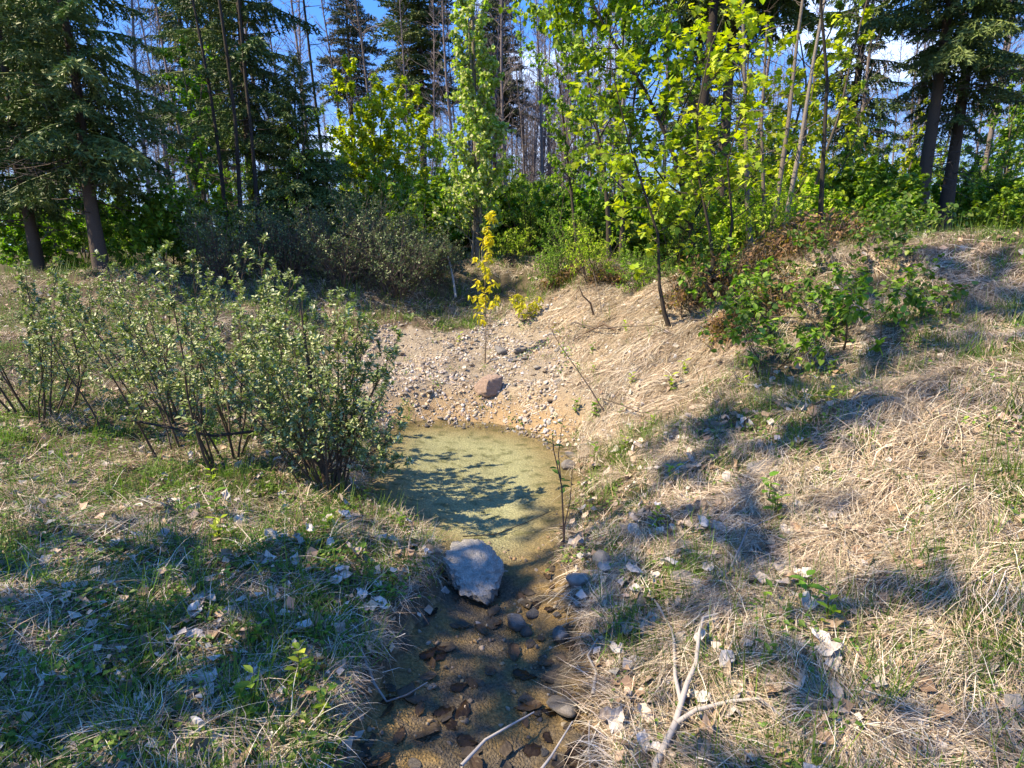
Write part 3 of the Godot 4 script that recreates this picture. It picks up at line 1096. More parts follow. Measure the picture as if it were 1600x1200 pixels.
	var yp := [[-6.3, 12.2], [5.2, 10.6], [1.9, 13.2], [-1.6, 15.5]]
	for k in 4:
		youth.append(tree("young_tree", ["young leafy tree left of the drooping conifer", "young leafy tree right of the grey leaning stems", "young leafy tree behind the small-leaved alder", "young leafy tree between the poplar and the maple clump"][k], "tree", spot(yp[k][0], yp[k][1], -0.1), fan(3, 0.18, [4.2, 4.8, 3.6, 3.2][k], Vector3.ZERO),
			{"wood": Color(.2, .17, .14), "branches": 20, "t0": 0.15, "len0": 0.75, "len1": 0.3, "angle": 0.9, "subs": 4, "per": 8, "leaf": 0.085, "cols": [MID, YG, MID, YG][k], "droop": 0.4, "flat": 0.5}, [L.poplar, L.bright, L.narrow, L.poplar][k], yg))
	for k in 95:
		var d := rng.randf_range(12.0, 40.0)
		var x := rng.randf_range(-0.9, 0.9) * d
		if k > 66:
			d = rng.randf_range(15.0, 34.0)
			x = rng.randf_range(0.16, 0.85) * d
		if x < -3.3 and x > -9.0 and d > 11.2 and d < 14.5:
			continue
		if absf(x + 0.02 * d) < 0.05 * d or (absf(x / d + 0.2) < 0.16 and d > 15.0 and rng.randf() < 0.5):
			continue
		var z := rng.randf_range(0.55, 1.1) * (0.75 if absf(x / d) < 0.32 else 1.1)
		copy_of(youth[rng.randi() % 4], spot(x, d, -0.1), rng.randf() * TAU, z, ("taller" if z > 0.8 else "low") + " young leafy tree " + near_what(x, d), yg)

	# trees off to the left, whose crowns shade the outflow and the near grass
	var shade := {"wood": wood, "branches": 22, "t0": 0.42, "len0": 1.25, "len1": 0.7, "angle": 1.0, "subs": 5, "per": 11, "leaf": 0.09, "cols": MID, "droop": 0.4, "flat": 0.5}
	tree("alder_tree", "leafy tree on the near left bank outside the picture", "tree", spot(-5.2, 1.3), [[wander(Vector3.ZERO, Vector3(0.02, 1, 0), 6.0, 8, 0.02, 0.03), 0.06], [wander(Vector3(.1, 0, 0), Vector3(0.1, 1, .12), 5.2, 8, 0.02, 0.03), 0.05]], shade, L.poplar)
	shade.t0 = 0.58
	shade.branches = 34
	shade.len0 = 1.35
	shade.leaf = 0.105
	tree("alder_tree", "tall high-crowned tree on the left bank outside the picture", "tree", spot(-5.7, 0.9), [[wander(Vector3.ZERO, Vector3(0.05, 1, -0.12), 11.8, 8, 0.012, 0.0), 0.06]], shade, L.poplar)
	shade.t0 = 0.78
	shade.t0 = 0.70
	shade.len0 = 1.7
	shade.branches = 15
	shade.leaf = 0.09
	tree("alder_tree", "slim high-crowned tree nearest the camera on the left bank, outside the picture", "tree", spot(-5.9, 0.35), [[wander(Vector3.ZERO, Vector3(0, 1, 0), 8.6, 8, 0.015, 0.03), 0.06]], shade, L.poplar)


func base_at(x: float, d: float) -> float:
	return look_up(base_field, x, d)


# ------------------------------------------------------------------ plants in and around the hollow
func plant_pond_edge() -> void:
	var grey := [Color(.22, .28, .09), Color(.29, .34, .14), Color(.15, .21, .06), Color(.40, .42, .25)]
	var o := {"wood": Color(.16, .115, .085), "branches": 15, "t0": 0.2, "len0": 0.26, "len1": 0.11, "angle": 0.7, "subs": 3, "per": 8, "leaf": 0.033, "bare": 0.14, "cols": grey, "up": 0.2, "droop": -0.2, "open": 0.75, "flat": 0.75, "stem_name": "stem"}
	var main := fan(20, 0.42, 1.35, Vector3(-0.1, 0, -.02), 0.09, 0.35, 0.62)
	for s in [[Vector3(.62, .75, .1), 0.95], [Vector3(.8, .5, .15), 0.9], [Vector3(.75, .25, .3), 0.75], [Vector3(.55, 1.0, -.2), 1.0], [Vector3(-.6, .9, .2), 1.1], [Vector3(.9, .12, .15), 0.55]]:
		main.append([wander(Vector3(0, .12, 0), s[0], s[1], 7, 0.07, 0.06), 0.0065])
	var stem := PackedVector3Array([Vector3(0, -.1, 0), Vector3(0.0, .1, 0), Vector3(-.03, .25, 0), Vector3(-.06, .5, .02), Vector3(-.05, .8, .0), Vector3(-.07, 1.05, 0), Vector3(-.08, 1.25, 0)])
	main.append([stem, 0.024])
	tree("leafy_shrub", "big grey-green shrub with many upright stems beside the pond", "shrub", spot(-1.25, 3.6), main, o, L.small)
	tree("leafy_shrub", "grey-green shrub behind and left of the big one", "shrub", spot(-2.05, 4.0), fan(19, 0.5, 1.5, Vector3(0.0, 0, 0), 0.09, 1.1, 0.62), o, L.small)
	tree("leafy_shrub", "grey-green shrub at the foot of the left bank", "shrub", spot(-2.9, 4.8), fan(14, 0.5, 1.5, Vector3.ZERO, 0.09, 1.2, 0.62), o, L.small)
	tree("leafy_shrub", "grey-green shrub farther along the left flat", "shrub", spot(-4.0, 4.6), fan(16, 0.5, 1.4, Vector3.ZERO, 0.09, 1.0, 0.62), o, L.small)
	# dark branch lying out to the left from the foot of the big shrub
	var lb := Acc.new()
	lb.tube(PackedVector3Array([spot(-1.3, 3.75, .3), spot(-1.5, 3.75, .33), spot(-1.75, 3.75, .27), spot(-2.05, 3.75, .26), spot(-2.6, 3.75, .3)]), .012, .009, 6, Color(.07, .06, .055))
	solo("fallen_branch", lb.mesh(M.bark), Transform3D.IDENTITY, "long dark branch reaching left from the foot of the pond shrub", "branch")

	# twiggy thicket in the shade of the far left bank
	var tw := {"wood": Color(.20, .16, .14), "branches": 16, "t0": 0.1, "len0": 0.5, "len1": 0.25, "angle": 0.7, "subs": 4, "per": 4, "bare": 0.4, "leaf": 0.034, "cols": [Color(.13, .18, .06), Color(.18, .22, .09), Color(.09, .14, .04)], "up": 0.03, "flat": 0.6, "stem_name": "stem"}
	var tl := ["dark twiggy shrub at the left end of the shaded thicket", "dark twiggy shrub in the middle of the shaded thicket", "dark twiggy shrub at the pond end of the shaded thicket", "dark twiggy shrub below the white leaning stick", "dark twiggy shrub at the back of the shaded thicket", "dark twiggy shrub below the drooping conifer"]
	var tp := [[-3.5, 9.2], [-2.6, 9.0], [-1.75, 8.9], [-1.35, 9.6], [-2.3, 9.8], [-4.4, 8.9]]
	for k in 6:
		tree("twiggy_shrub", tl[k], "shrub", spot(tp[k][0], tp[k][1]), fan(22, 0.75, [1.15, 1.3, 1.15, .7, 1.35, 1.3][k], Vector3(.1, 0, .1), 0.1), tw, L.small, "dark twiggy thicket on the far left bank")
	# bushes along the crest of the right side
	var cr := {"wood": Color(.13, .10, .08), "branches": 10, "t0": 0.1, "len0": 0.4, "len1": 0.2, "angle": 0.8, "subs": 3, "per": 5, "bare": 0.1, "leaf": 0.045, "cols": MID, "flat": 0.6, "stem_name": "stem"}
	var cl := ["low green bush on the crest above the yellow shoots", "low green bush on the crest behind the dry slope", "low green bush on the crest beside the maple sapling", "low twiggy bush on the middle of the far bank", "leafy bush at the far end of the crest", "leafy bush hanging over the root overhang"]
	var cpz := [[0.7, 9.0], [1.15, 8.2], [1.7, 7.5], [0.05, 10.4], [0.9, 9.9], [2.9, 6.7]]
	var rb := [[3.1, 5.1, "spreading green bush at the top of the right bank"], [2.75, 4.55, "green bush in the shade of the right bank's edge"], [3.7, 5.9, "bush beyond the brown overhang on the right"], [2.3, 6.9, "bush behind the ragged overhang under the maple"], [2.2, 4.75, "small leafy bush below the overhang at slope's edge"]]
	for q in rb:
		cr.cols = [Color(.09, .17, .03), Color(.13, .22, .035), Color(.07, .13, .025), Color(.2, .26, .06)]
		cr.branches = 6
		tree("bank_bush", q[2], "shrub", spot(q[0], q[1]), fan(5, 0.95, 0.34, Vector3(-.15, 0, .1), 0.14, .6), cr, L.poplar, "green bushes on the right bank")
	cr.branches = 10
	for k in 6:
		cr.cols = YG if k % 2 == 1 else MID
		tree("crest_bush", cl[k], "shrub", spot(cpz[k][0], cpz[k][1]), fan(9, 0.6, [.75, .8, .6, .6, 1.2, .7][k], Vector3(-.1, 0, .1), 0.1), cr, L.narrow, "low bushes on the crest of the bank")

	# yellow sapling on the gravel
	var ys := PackedVector3Array([Vector3(0, -.03, 0), Vector3(.015, .25, 0), Vector3(.02, .57, 0), Vector3(.01, 1.0, 0), Vector3(.04, 1.4, 0), Vector3(.08, 1.8, 0)])
	tree("yellow_sapling", "slim sapling with golden yellow leaves rising from the gravel", "sapling", spot(-0.34, 7.0), [[ys, 0.007]],
		{"wood": Color(.25, .19, .13), "branches": 18, "t0": 0.3, "len0": 0.3, "len1": 0.09, "angle": 0.75, "subs": 3, "per": 5, "leaf": 0.072, "cols": [Color(.66, .58, .03), Color(.56, .54, .03), Color(.72, .60, .05), Color(.48, .50, .04)], "droop": 0.55, "flat": 0.4, "stem_name": "stem", "leaf_parts": 240, "up": 0.1}, L.yellow)
	tree("yellow_shoot", "low yellow-leaved shoots where gravel meets the dry slope", "plant", spot(0.17, 8.1), fan(5, 0.5, 0.42, Vector3.ZERO),
		{"wood": Color(.25, .19, .13), "branches": 6, "t0": 0.3, "len0": 0.14, "len1": 0.07, "angle": 0.8, "subs": 2, "per": 3, "leaf": 0.065, "cols": [Color(.5, .48, .03), Color(.44, .46, .04)], "droop": 0.3, "stem_name": "stem"}, L.yellow)

	# sapling standing at the edge of the outflow, its leaves few and big enough to be picked out
	var sp := thing("pond_sapling", "slender forked sapling with few green leaves at the pond edge", "sapling", Vector3(0.3, 0.0, -3.02))
	var wood := [PackedVector3Array([Vector3(0, -.05, 0), Vector3(-.005, .13, 0), Vector3(-.02, .37, 0), Vector3(-.07, .59, .01), Vector3(-.08, .69, .02)]),
		PackedVector3Array([Vector3(0, .0, .01), Vector3(.0, .13, .01), Vector3(.03, .29, .0), Vector3(.04, .48, -.01)]), PackedVector3Array([Vector3(-.025, .4, 0), Vector3(-.04, .55, -.02), Vector3(-.02, .73, -.03)])]
	for k in 3:
		var acc := Acc.new()
		acc.tube(wood[k], [.0065, .005, .0035][k], .0015, 6, Color(.20, .13, .10))
		part("stem", acc.mesh(M.twig), sp)
	var lm: StandardMaterial3D = M.leaf.duplicate()
	lm.albedo_color = Color(.10, .19, .03).linear_to_srgb()
	var pl := oval(0.5, 0.3, 0.2, 6, lm, Color.WHITE, 0.1)
	for q in [[0, .55, 1.2], [0, .58, 4.0], [0, .62, 2.6], [0, .8, .4], [0, .82, 3.4], [0, .97, 1.9], [1, .55, .3], [1, .85, 2.9], [1, .98, 1.1], [2, .3, 4.4], [2, .6, .9], [2, .98, 3.8], [0, .45, 5.0], [0, .5, .2]]:
		var ln: PackedVector3Array = wood[q[0]]
		var dir := Vector3(cos(q[2]), rng.randf_range(.1, .7), sin(q[2])).normalized()
		part("leaf", pl, sp, Transform3D(leaf_frame(dir, Vector3.UP + Vector3(rng.randfn(), 0, rng.randfn()) * .3, rng.randf_range(.035, .065)), along(ln, q[1])))

	# bare stem leaning across the gravel, with yellow buds at its end
	var bare := [[Vector3(0.83, .29, -4.95), Vector3(0.7, .5, -4.95), Vector3(0.59, .66, -4.97), Vector3(0.43, .88, -5.0), Vector3(0.33, 1.05, -5.0)]]
	var st := thing("leaning_shoot", "thin bare shoot leaning left with yellow buds at its tip", "shoot", Vector3.ZERO)
	var acc2 := Acc.new()
	acc2.tube(PackedVector3Array(bare[0]), .0065, .002, 6, Color(.26, .20, .16))
	var bl := Scatter.new()
	for k in 9:
		var f := rng.randf_range(.25, 1.0)
		var b := wander(along(PackedVector3Array(bare[0]), f), Vector3(rng.randfn(), rng.randf_range(0, 1), rng.randfn()), rng.randf_range(.06, .18), 3, .15, .05)
		acc2.tube(b, .003, .001, 3, Color(.22, .16, .12))
		leaves_on(bl, b, 4 if f > .6 else 1, .3, .025, [Color(.4, .42, .04), Color(.3, .36, .04)])
	part("stem", acc2.mesh(M.twig), st)
	many("foliage", L.yellow, bl, st)

	# small green sprigs on the slope and the banks, each a plant
	var spr: Array[Mesh] = []
	for v in 5:
		var a := Acc.new()
		var leafs := 5 + v * 2
		for k in leafs:
			var az := k * 2.4 + rng.randf()
			var h := 0.02 + 0.11 * k / leafs
			var dir := Vector3(cos(az), rng.randf_range(.2, .8), sin(az)).normalized()
			var ln := rng.randf_range(.03, .06)
			var b := leaf_frame(dir, Vector3.UP, ln)
			var p := Vector3(rng.randfn(0, .012), h, rng.randfn(0, .012))
			a.tube(PackedVector3Array([Vector3(0, -.01, 0), p]), .0018, .0012, 3, Color(.2, .2, .06))
			var col := pick(MID if v % 2 == 0 else YG)
			var pts := [Vector3.ZERO, Vector3(-.22, .06, .3), Vector3(-.26, .04, .6), Vector3(0, -.12, 1.0), Vector3(.26, .04, .6), Vector3(.22, .06, .3)]
			for m in range(1, 5):
				a.tri(p + b * pts[0], p + b * pts[m], p + b * pts[m + 1], col)
		spr.append(a.mesh(M.leaf))
	var where := [[.95, 4.75], [1.1, 5.1], [.8, 5.5], [1.35, 4.75], [.75, 5.0], [.9, 6.3], [1.2, 6.0], [.7, 5.9], [1.5, 4.9], [.6, 5.2], [1.75, 5.0], [1.9, 5.25], [1.85, 4.6], [2.05, 4.85], [2.2, 5.1], [1.3, 3.6], [1.7, 4.1], [.95, 3.2], [.78, 2.85], [1.3, 2.6], [1.0, 2.0], [1.15, 1.85], [.9, 1.75], [-.75, 1.75], [-.95, 1.9], [-.7, 2.45], [-.95, 2.75], [-1.2, 2.2], [-1.45, 2.6], [-.6, 2.9], [-1.5, 3.3], [-1.9, 3.4], [-1.8, 2.9], [-.62, 1.62], [-.85, 1.6], [-.2, 8.3], [-.7, 7.6], [-.5, 8.7], [1.9, 3.3], [2.3, 4.0], [.65, 4.3], [.85, 4.1], [1.1, 4.3]]
	for k in where.size():
		var x: float = where[k][0]
		var d: float = where[k][1]
		var slab := "small green sprig sprouting from the dry right slope" if x > 0.4 else "small green sprig among the grass of the left bank"
		if d > 7.0:
			slab = "small green sprig on the gravel below the thicket"
		var sgrp := slab.replace("sprig", "sprigs")
		slab = "small green sprig " + near_what(x, d, true)
		solo("green_sprig", spr[k % 5], Transform3D(Basis(Vector3.UP, rng.randf() * TAU).scaled(Vector3.ONE * rng.randf_range(.7, 1.3)), spot(x, d)), slab, "plant", sgrp)
	# leafy runners in the shade at the right edge
	for q in [[2.0, 4.35, "broad-leaved creeper in the shade below the small overhang"], [2.35, 4.8, "broad-leaved creeper high on the right edge of the slope"], [2.6, 4.2, "broad-leaved creeper on the shaded right bank"], [2.25, 5.6, "leafy creeper between the two overhangs"]]:
		tree("leafy_creeper", q[2], "plant", spot(q[0], q[1]), fan(6, 1.3, 0.6, Vector3(-.3, 0, .2), 0.12), {"wood": Color(.15, .11, .07), "branches": 5, "t0": 0.3, "len0": 0.22, "len1": 0.1, "angle": 0.9, "subs": 2, "per": 4, "leaf": 0.06, "cols": MID, "flat": 0.9, "droop": 0.1, "stem_name": "stem"}, L.near)
	# large fresh leaves at the near right edge
	for q in [[1.13, 1.98, "large fresh green-leaved seedling in the dry grass at right"], [1.32, 2.75, "fresh green seedling higher up at the right edge"], [-1.62, 2.9, "fresh green seedling at the left edge of the grass"]]:
		var t := thing("seedling", q[2], "plant", spot(q[0], q[1]))
		var a := Acc.new()
		a.tube(PackedVector3Array([Vector3(0, -.02, 0), Vector3(.01, .08, 0), Vector3(0, .15, .01)]), .003, .002, 4, Color(.2, .22, .06))
		part("stem", a.mesh(M.twig), t)
		var lm2: StandardMaterial3D = M.leaf.duplicate()
		lm2.albedo_color = Color(.15, .30, .035).linear_to_srgb()
		var lf := oval(0.5, 0.25, 0.15, 6, lm2)
		for k in 6:
			var az := k * 2.4
			part("leaf", lf, t, Transform3D(leaf_frame(Vector3(cos(az), .3, sin(az)), Vector3.UP, rng.randf_range(.05, .085)), Vector3(0, .05 + .02 * k, 0)))

	# overhangs of roots and dead bracken on the right bank
	for q in [[2.35, 6.15, 1.0, "ragged overhang of roots and dead bracken below the bright maple"], [1.25, 8.05, .5, "low lip of roots and turf at the crest above the dry slope"], [0.75, 8.9, .5, "ragged turf lip at the far end of the crest"], [3.0, 6.0, .9, "brown overhang of dead bracken at the right edge"], [2.15, 5.15, .55, "small root overhang halfway up the right slope"]]:
		overhang(q[0], q[1], q[2], q[3])


func overhang(x: float, d: float, size: float, label: String) -> void:
	var t := thing("root_overhang", label, "overhang", spot(x, d, 0.05))
	var body := stone(int(x * 1000), 12, 3, 0.8, M.soil, [Color(.10, .07, .045), Color(.05, .037, .025)])
	part("earth", body, t, Transform3D(Basis.from_euler(Vector3(0.35, 0.5, -0.3)).scaled(Vector3(.34, .09, .2) * size), Vector3(0, .0, -.04)))
	var roots := Acc.new()
	for k in int(170 * size):
		var p := Vector3(rng.randf_range(-.7, .7), rng.randf_range(.05, .25), rng.randf_range(-.1, .4)) * size
		p.y += ground(x + p.x, d - p.z) - ground(x, d)
		var b := wander(p, Vector3(rng.randfn(-.4, .5), rng.randf_range(-.7, .3), rng.randf_range(.2, 1)), rng.randf_range(.15, .42) * size, 5, .2, -.28)
		roots.tube(b, rng.randf_range(.002, .006), .001, 3, pick([Color(.22, .15, .10), Color(.33, .25, .17), Color(.14, .10, .07)]))
	part("root_fringe", roots.mesh(M.twig), t)
	var s := Scatter.new()
	var heaps: Array[Vector3] = []
	for k in 9:
		heaps.append(Vector3(rng.randf_range(-.7, .7), rng.randf_range(.0, .34), rng.randf_range(-.25, .45)))
	for k in int(2000 * size):
		var hp := heaps[k % 9]
		var p := Vector3(hp.x + rng.randfn(0, .13), 0.0, hp.z + rng.randfn(0, .12)) * size
		p.y = ground(x + p.x, d - p.z) - ground(x, d) + rng.randf_range(-.04, .06 + hp.y) * size
		s.add(Transform3D(leaf_frame(Vector3(rng.randfn(), rng.randfn() - .4, rng.randfn()), Vector3(rng.randfn(), 1, rng.randfn()), rng.randf_range(.03, .075)), p), pick([Color(.30, .17, .09), Color(.22, .13, .08), Color(.38, .25, .15), Color(.16, .10, .06)]))
	many("dead_foliage", L.narrow, s, t)


# ------------------------------------------------------------------ stones
func settle(m: Mesh, called: String, x: float, d: float, size: Vector3, sunk: float, label: String, group := "") -> void:
	var b := Basis.from_euler(Vector3(rng.randf_range(-.25, .25), rng.randf() * TAU, rng.randf_range(-.25, .25))) * Basis.from_scale(size)
	solo(called, m, Transform3D(b, spot(x, d, size.y * (1.0 - sunk))), label, "stone", group)


func place_rocks() -> void:
	# the grey boulder standing in the outflow
	var big := stone(84, 44, 13, 0.62, M.rock, [Color(.58, .545, .49), Color(.34, .315, .28)], 0.18, -0.15)
	solo("boulder", big, Transform3D(Basis.from_euler(Vector3(0.3, 0.35, -0.1)) * Basis.from_scale(Vector3(.165, .085, .21)), Vector3(-0.19, 0.022, -2.70)), "large pale grey boulder standing in the mouth of the outflow", "boulder")
	var red := stone(91, 26, 12, 0.55, M.rock, [Color(.58, .43, .35), Color(.42, .31, .25)], 0.16)
	solo("boulder", red, Transform3D(Basis.from_euler(Vector3(0.5, 0.7, 0.35)) * Basis.from_scale(Vector3(.17, .11, .14)), spot(-0.24, 6.0, 0.06)), "reddish brown boulder at the foot of the gravel bank", "boulder")
	var flat := stone(79, 14, 6, 0.7, M.rock, [Color(.46, .36, .26), Color(.36, .28, .19)])
	for q in [
		[.01, 2.36, .05, .05, .055, 4, "rounded pale stone beside the boulder in the outflow"], [.22, 2.25, .038, .035, .085, 4, "long pale stone on the right edge of the outflow"], [.345, 2.6, .07, .04, .075, 4, "round grey stone half sunk at the outflow bank"],
		[.46, 2.70, .05, .05, .055, 4, "bright white stone in the grass above the outflow"], [.86, 2.66, .07, .04, .06, 0, "flat grey stone in the dry grass, middle of the right bank"], [1.24, 3.29, .055, .035, .04, 2, "blue-grey stone lying on the shaded right bank"],
		[1.33, 3.58, .085, .05, .06, 3, "buff stone above the blue-grey one on the right bank"], [.2, 1.84, .07, .03, .09, 1, "broad buff stone under the water's right edge"], [1.42, 3.0, .11, .06, .09, 2, "dark flat slab in the shade at the right edge"],
		[.07, 2.32, .03, .025, .03, 5, "small dark stone beside the rounded pale one"], [.1, 2.46, .04, .03, .035, 2, "small grey stone behind the rounded pale one"], [.78, 2.3, .075, .04, .06, 0, "pale flat stone at the middle of the dry grass"],
		[-.41, 2.68, .06, .05, .05, 3, "buff stone wedged under the left bank"], [.62, 2.9, .06, .03, .05, 4, "pale flat stone near the pond end of the grass"], [.57, 2.3, .05, .03, .045, 0, "greyish stone below the flat pale one"], [.46, 4.35, .07, .05, .06, 0, "grey stone where the slope meets the water"],
		[.5, 4.6, .06, .05, .05, 2, "darker stone where the slope meets the water"], [-.15, 7.25, .13, .07, .1, 2, "grey flat rock at the foot of the yellow sapling"], [.1, 7.1, .1, .06, .1, 5, "dark angular rock right of the yellow sapling"]]:
		settle(stones[q[5]], "stone", q[0], q[1], Vector3(q[2], q[3], q[4]), 0.55, q[6])
	# larger stones of the gravel bank, one by one
	for k in 150:
		var x := rng.randf_range(-2.0, 0.75)
		var d := rng.randf_range(5.5, 8.5)
		if not within(x, d, gravel_area, 0.35):
			continue
		var s := rng.randf_range(.022, .046)
		settle(stones[rng.randi() % 6], "gravel_stone", x, d, Vector3(s * rng.randf_range(.8, 1.4), s * rng.randf_range(.5, .8), s), 0.5, ("wide" if s > .036 else "small") + " loose angular stone " + near_what(x, d, true), "larger stones of the gravel bank")
	for k in 6:
		var d := rng.randf_range(1.5, 2.6)
		var x := rng.randf_range(-.42, .24)
		settle(stones[rng.randi() % 6], "bed_stone", x, d, Vector3(rng.randf_range(.015, .035), .014, rng.randf_range(.015, .03)), 0.5, "small stone on the outflow bed " + near_what(x, d, true), "small stones on the outflow bed")
	# the gravel itself
	var t := thing("gravel", "loose mixed gravel covering the far bank of the pond", "gravel", Vector3.ZERO, "", "stuff")
	var s5: Array[Scatter] = []
	for k in 5:
		s5.append(Scatter.new())
	var cols := [Color(.48, .45, .43), Color(.38, .34, .31), Color(.58, .55, .53), Color(.46, .37, .27), Color(.28, .26, .25), Color(.48, .38, .26), Color(.44, .39, .34)]
	var n := 0
	while n < 32000:
		var x := rng.randf_range(-2.4, 2.0)
		var d := rng.randf_range(4.6, 9.2)
		n += 1
		if shore_at(x, d) < -0.12 or not within(x, d, gravel_area, 0.5):
			if not (within(x, d, slope_area, 0.3) and rng.randf() < (0.55 if x < 1.2 else 0.3)):
				continue
		var sorted := zone_noise.get_noise_2d(x * 3.4 + 70.0, d * 2.2)
		if sorted < -0.08 and rng.randf() < 0.55:
			continue
		var r := 0.005 + (0.014 if sorted < 0.0 else 0.026) * pow(rng.randf(), 3.0)
		var b := Basis.from_euler(Vector3(rng.randf() * TAU, rng.randf() * TAU, 0)) * Basis.from_scale(Vector3(r, r * rng.randf_range(.5, .9), r * rng.randf_range(.8, 1.4)))
		s5[n % 5].add(Transform3D(b, spot(x, d, r * 0.25)), pick(cols, 0.18))
	# grit on the outflow's bed and along its edges
	for k in 3600:
		var d := rng.randf_range(1.2, 5.6)
		var x := rng.randf_range(-1.3, .8)
		var sh := shore_at(x, d)
		if sh > 0.12 or sh < -0.35 or (d > 3.2 and sh < -0.1):
			continue
		var r := 0.003 + 0.013 * pow(rng.randf(), 3.0)
		s5[k % 5].add(Transform3D(Basis.from_euler(Vector3(rng.randf() * TAU, rng.randf() * TAU, 0)) * Basis.from_scale(Vector3(r, r * .7, r * 1.2)), spot(x, d, r * 0.2)), pick(cols, 0.18) * Color(.8, .72, .6))
	for k in 5:
		many("pebbles", pebbles[k], s5[k], t)


# ------------------------------------------------------------------ grasses and litter
func grow_cover() -> void:
	var mats: Array[Mesh] = []
	var tufts: Array[Mesh] = []
	var lits: Array[Mesh] = []
	var greens: Array[Mesh] = []
	var herbs: Array[Mesh] = []
	for k in 4:
		mats.append(clump("mat")); tufts.append(clump("tuft")); lits.append(clump("litter")); greens.append(clump("green")); herbs.append(clump("herb"))
	var sm: Array[Scatter] = []
	for k in 20:
		sm.append(Scatter.new())
	for k in 46000:
		var d := 0.75 + 12.0 * pow(rng.randf(), 1.9)
		var x := rng.randf_range(-1.0, 1.0) * (0.6 + d * 1.0)
		if absf(x) > 8.0:
			continue
		var sh := shore_at(x, d)
		if sh < (0.05 if d < 3.0 else 0.015):
			continue
		var up := normal_at(x, d)
		var down := Vector3(up.x, 0, up.z)
		var az := atan2(down.x, down.z) if down.length() > 0.05 else rng.randf() * TAU
		var gravel := within(x, d, gravel_area, 0.5)
		var slope := within(x, d, slope_area, 0.4)
		if slope:
			var e := 0.45
			az = atan2(look_up(base_field, x - e, d) - look_up(base_field, x + e, d), look_up(base_field, x, d + e) - look_up(base_field, x, d - e)) - 0.15
		var patch := zone_noise.get_noise_2d(x * 2.2 + 11.0, d * 2.2)
		var grown := 1.0 + 0.04 * d
		if not slope and not gravel and fine_noise.get_noise_2d(x * 7.0 + 60.0, d * 7.0) > 0.08 and rng.randf() < 0.68:
			continue
		var kind := -1
		var r := rng.randf()
		if gravel and sh > 0.0:
			if r < 0.16:
				kind = 2
			elif r < 0.2 and patch > 0.0:
				kind = 4
		elif slope:
			kind = 0 if r < (0.16 if x < 1.15 + 0.7 * patch else 0.52) else (2 if r < 0.965 else (3 if patch > 0.0 else 1))
		elif x < 0.0:
			if d > 8.2:
				kind = 3 if r < 0.3 else (2 if r < 0.6 else (4 if r < 0.75 else 1))
			else:
				var g := 0.68 + 0.8 * patch
				kind = (3 if r < g * 0.5 else 4) if r < g else (2 if r < 0.88 else 1)
		else:
			var g := 0.38 + 0.9 * patch + (0.2 if d > 3.3 and d < 4.6 else 0.0)
			if d > 8.0:
				g = 0.4
			kind = (3 if r < g * 0.75 else 4) if r < g else (1 if r < 0.5 else (0 if r < 0.66 else 2))
		if kind < 0:
			continue
		var turn := az + rng.randfn(0, 0.22 if slope else 0.8)
		if kind >= 2:
			turn = rng.randf() * TAU
		var tilt := Basis(Quaternion(Vector3.UP, up)) if kind != 3 else Basis(Quaternion(Vector3.UP, (up + Vector3.UP * 2.0).normalized()))
		var size := rng.randf_range(.5, 1.3) * grown
		if kind == 3 and d > 8.0:
			size *= 1.5
		var tint := rng.randf_range(.62, 1.15) * (1.0 + 0.5 * zone_noise.get_noise_2d(x * 5.0 - 20.0, d * 5.0))
		var warm := rng.randf_range(.92, 1.07)
		sm[kind * 4 + rng.randi() % 4].add(Transform3D(tilt * Basis(Vector3.UP, turn) * Basis.from_scale(Vector3.ONE * size), spot(x, d, 0.0)), Color(tint * warm, tint, tint / warm))
	# a dry fringe hanging over the undercut left bank and the right water's edge
	for k in 200:
		var i := rng.randi_range(9, 33)
		if i >= 16 and i <= 18:
			continue
		var p := shore[i].lerp(shore[(i + 1) % shore.size()], rng.randf())
		var mid := Vector2(-0.1, clampf(p.y, 1.0, 4.6))
		var o := (mid - p).normalized()
		p -= o * rng.randf_range(.05, .14)
		sm[1 * 4 + rng.randi() % 4].add(Transform3D(Basis(Vector3.UP, atan2(o.x, -o.y) + rng.randfn(0, .5)) * Basis.from_scale(Vector3.ONE * rng.randf_range(.4, .75)), spot(p.x, p.y, .0)), Color.WHITE * rng.randf_range(.7, 1.1))
	var tuss := Scatter.new()
	var tm: Array[Mesh] = [clump("tussock"), clump("tussock")]
	var t2 := Scatter.new()
	for k in 620:
		var d := 1.0 + 8.5 * pow(rng.randf(), 1.3)
		var x := (0.3 + rng.randf() * (0.2 + d * 0.75)) if rng.randf() < 0.92 else -(0.5 + rng.randf() * d * 0.7)
		if shore_at(x, d) < (0.3 if d < 3.6 else 0.12) or within(x, d, gravel_area, 0.4) or within(x, d, slope_area, 0.2):
			continue
		var up := normal_at(x, d)
		var az := atan2(up.x, up.z) + rng.randfn(0, .5)
		var sc := Transform3D(Basis(Quaternion(Vector3.UP, (up + Vector3.UP).normalized())) * Basis(Vector3.UP, az) * Basis.from_scale(Vector3.ONE * rng.randf_range(.6, 1.1)), spot(x, d, 0.015))
		(tuss if k % 2 == 0 else t2).add(sc, Color.WHITE * rng.randf_range(.8, 1.2))
	var tt := thing("dry_tussocks", "draped tussocks of long dry grass on the right bank", "grass", Vector3.ZERO, "", "stuff")
	many("blades", tm[0], tuss, tt)
	many("blades", tm[1], t2, tt)
	var names := ["dry_grass", "dry_grass", "grass_litter", "green_grass", "ground_herbs"]
	var labs := ["long dry straw combed down the slope above the pond", "tufts of flopped dry grass on the banks", "short broken straw lying on the ground", "fresh green grass blades growing through the straw", "tiny green herbs creeping over the banks"]
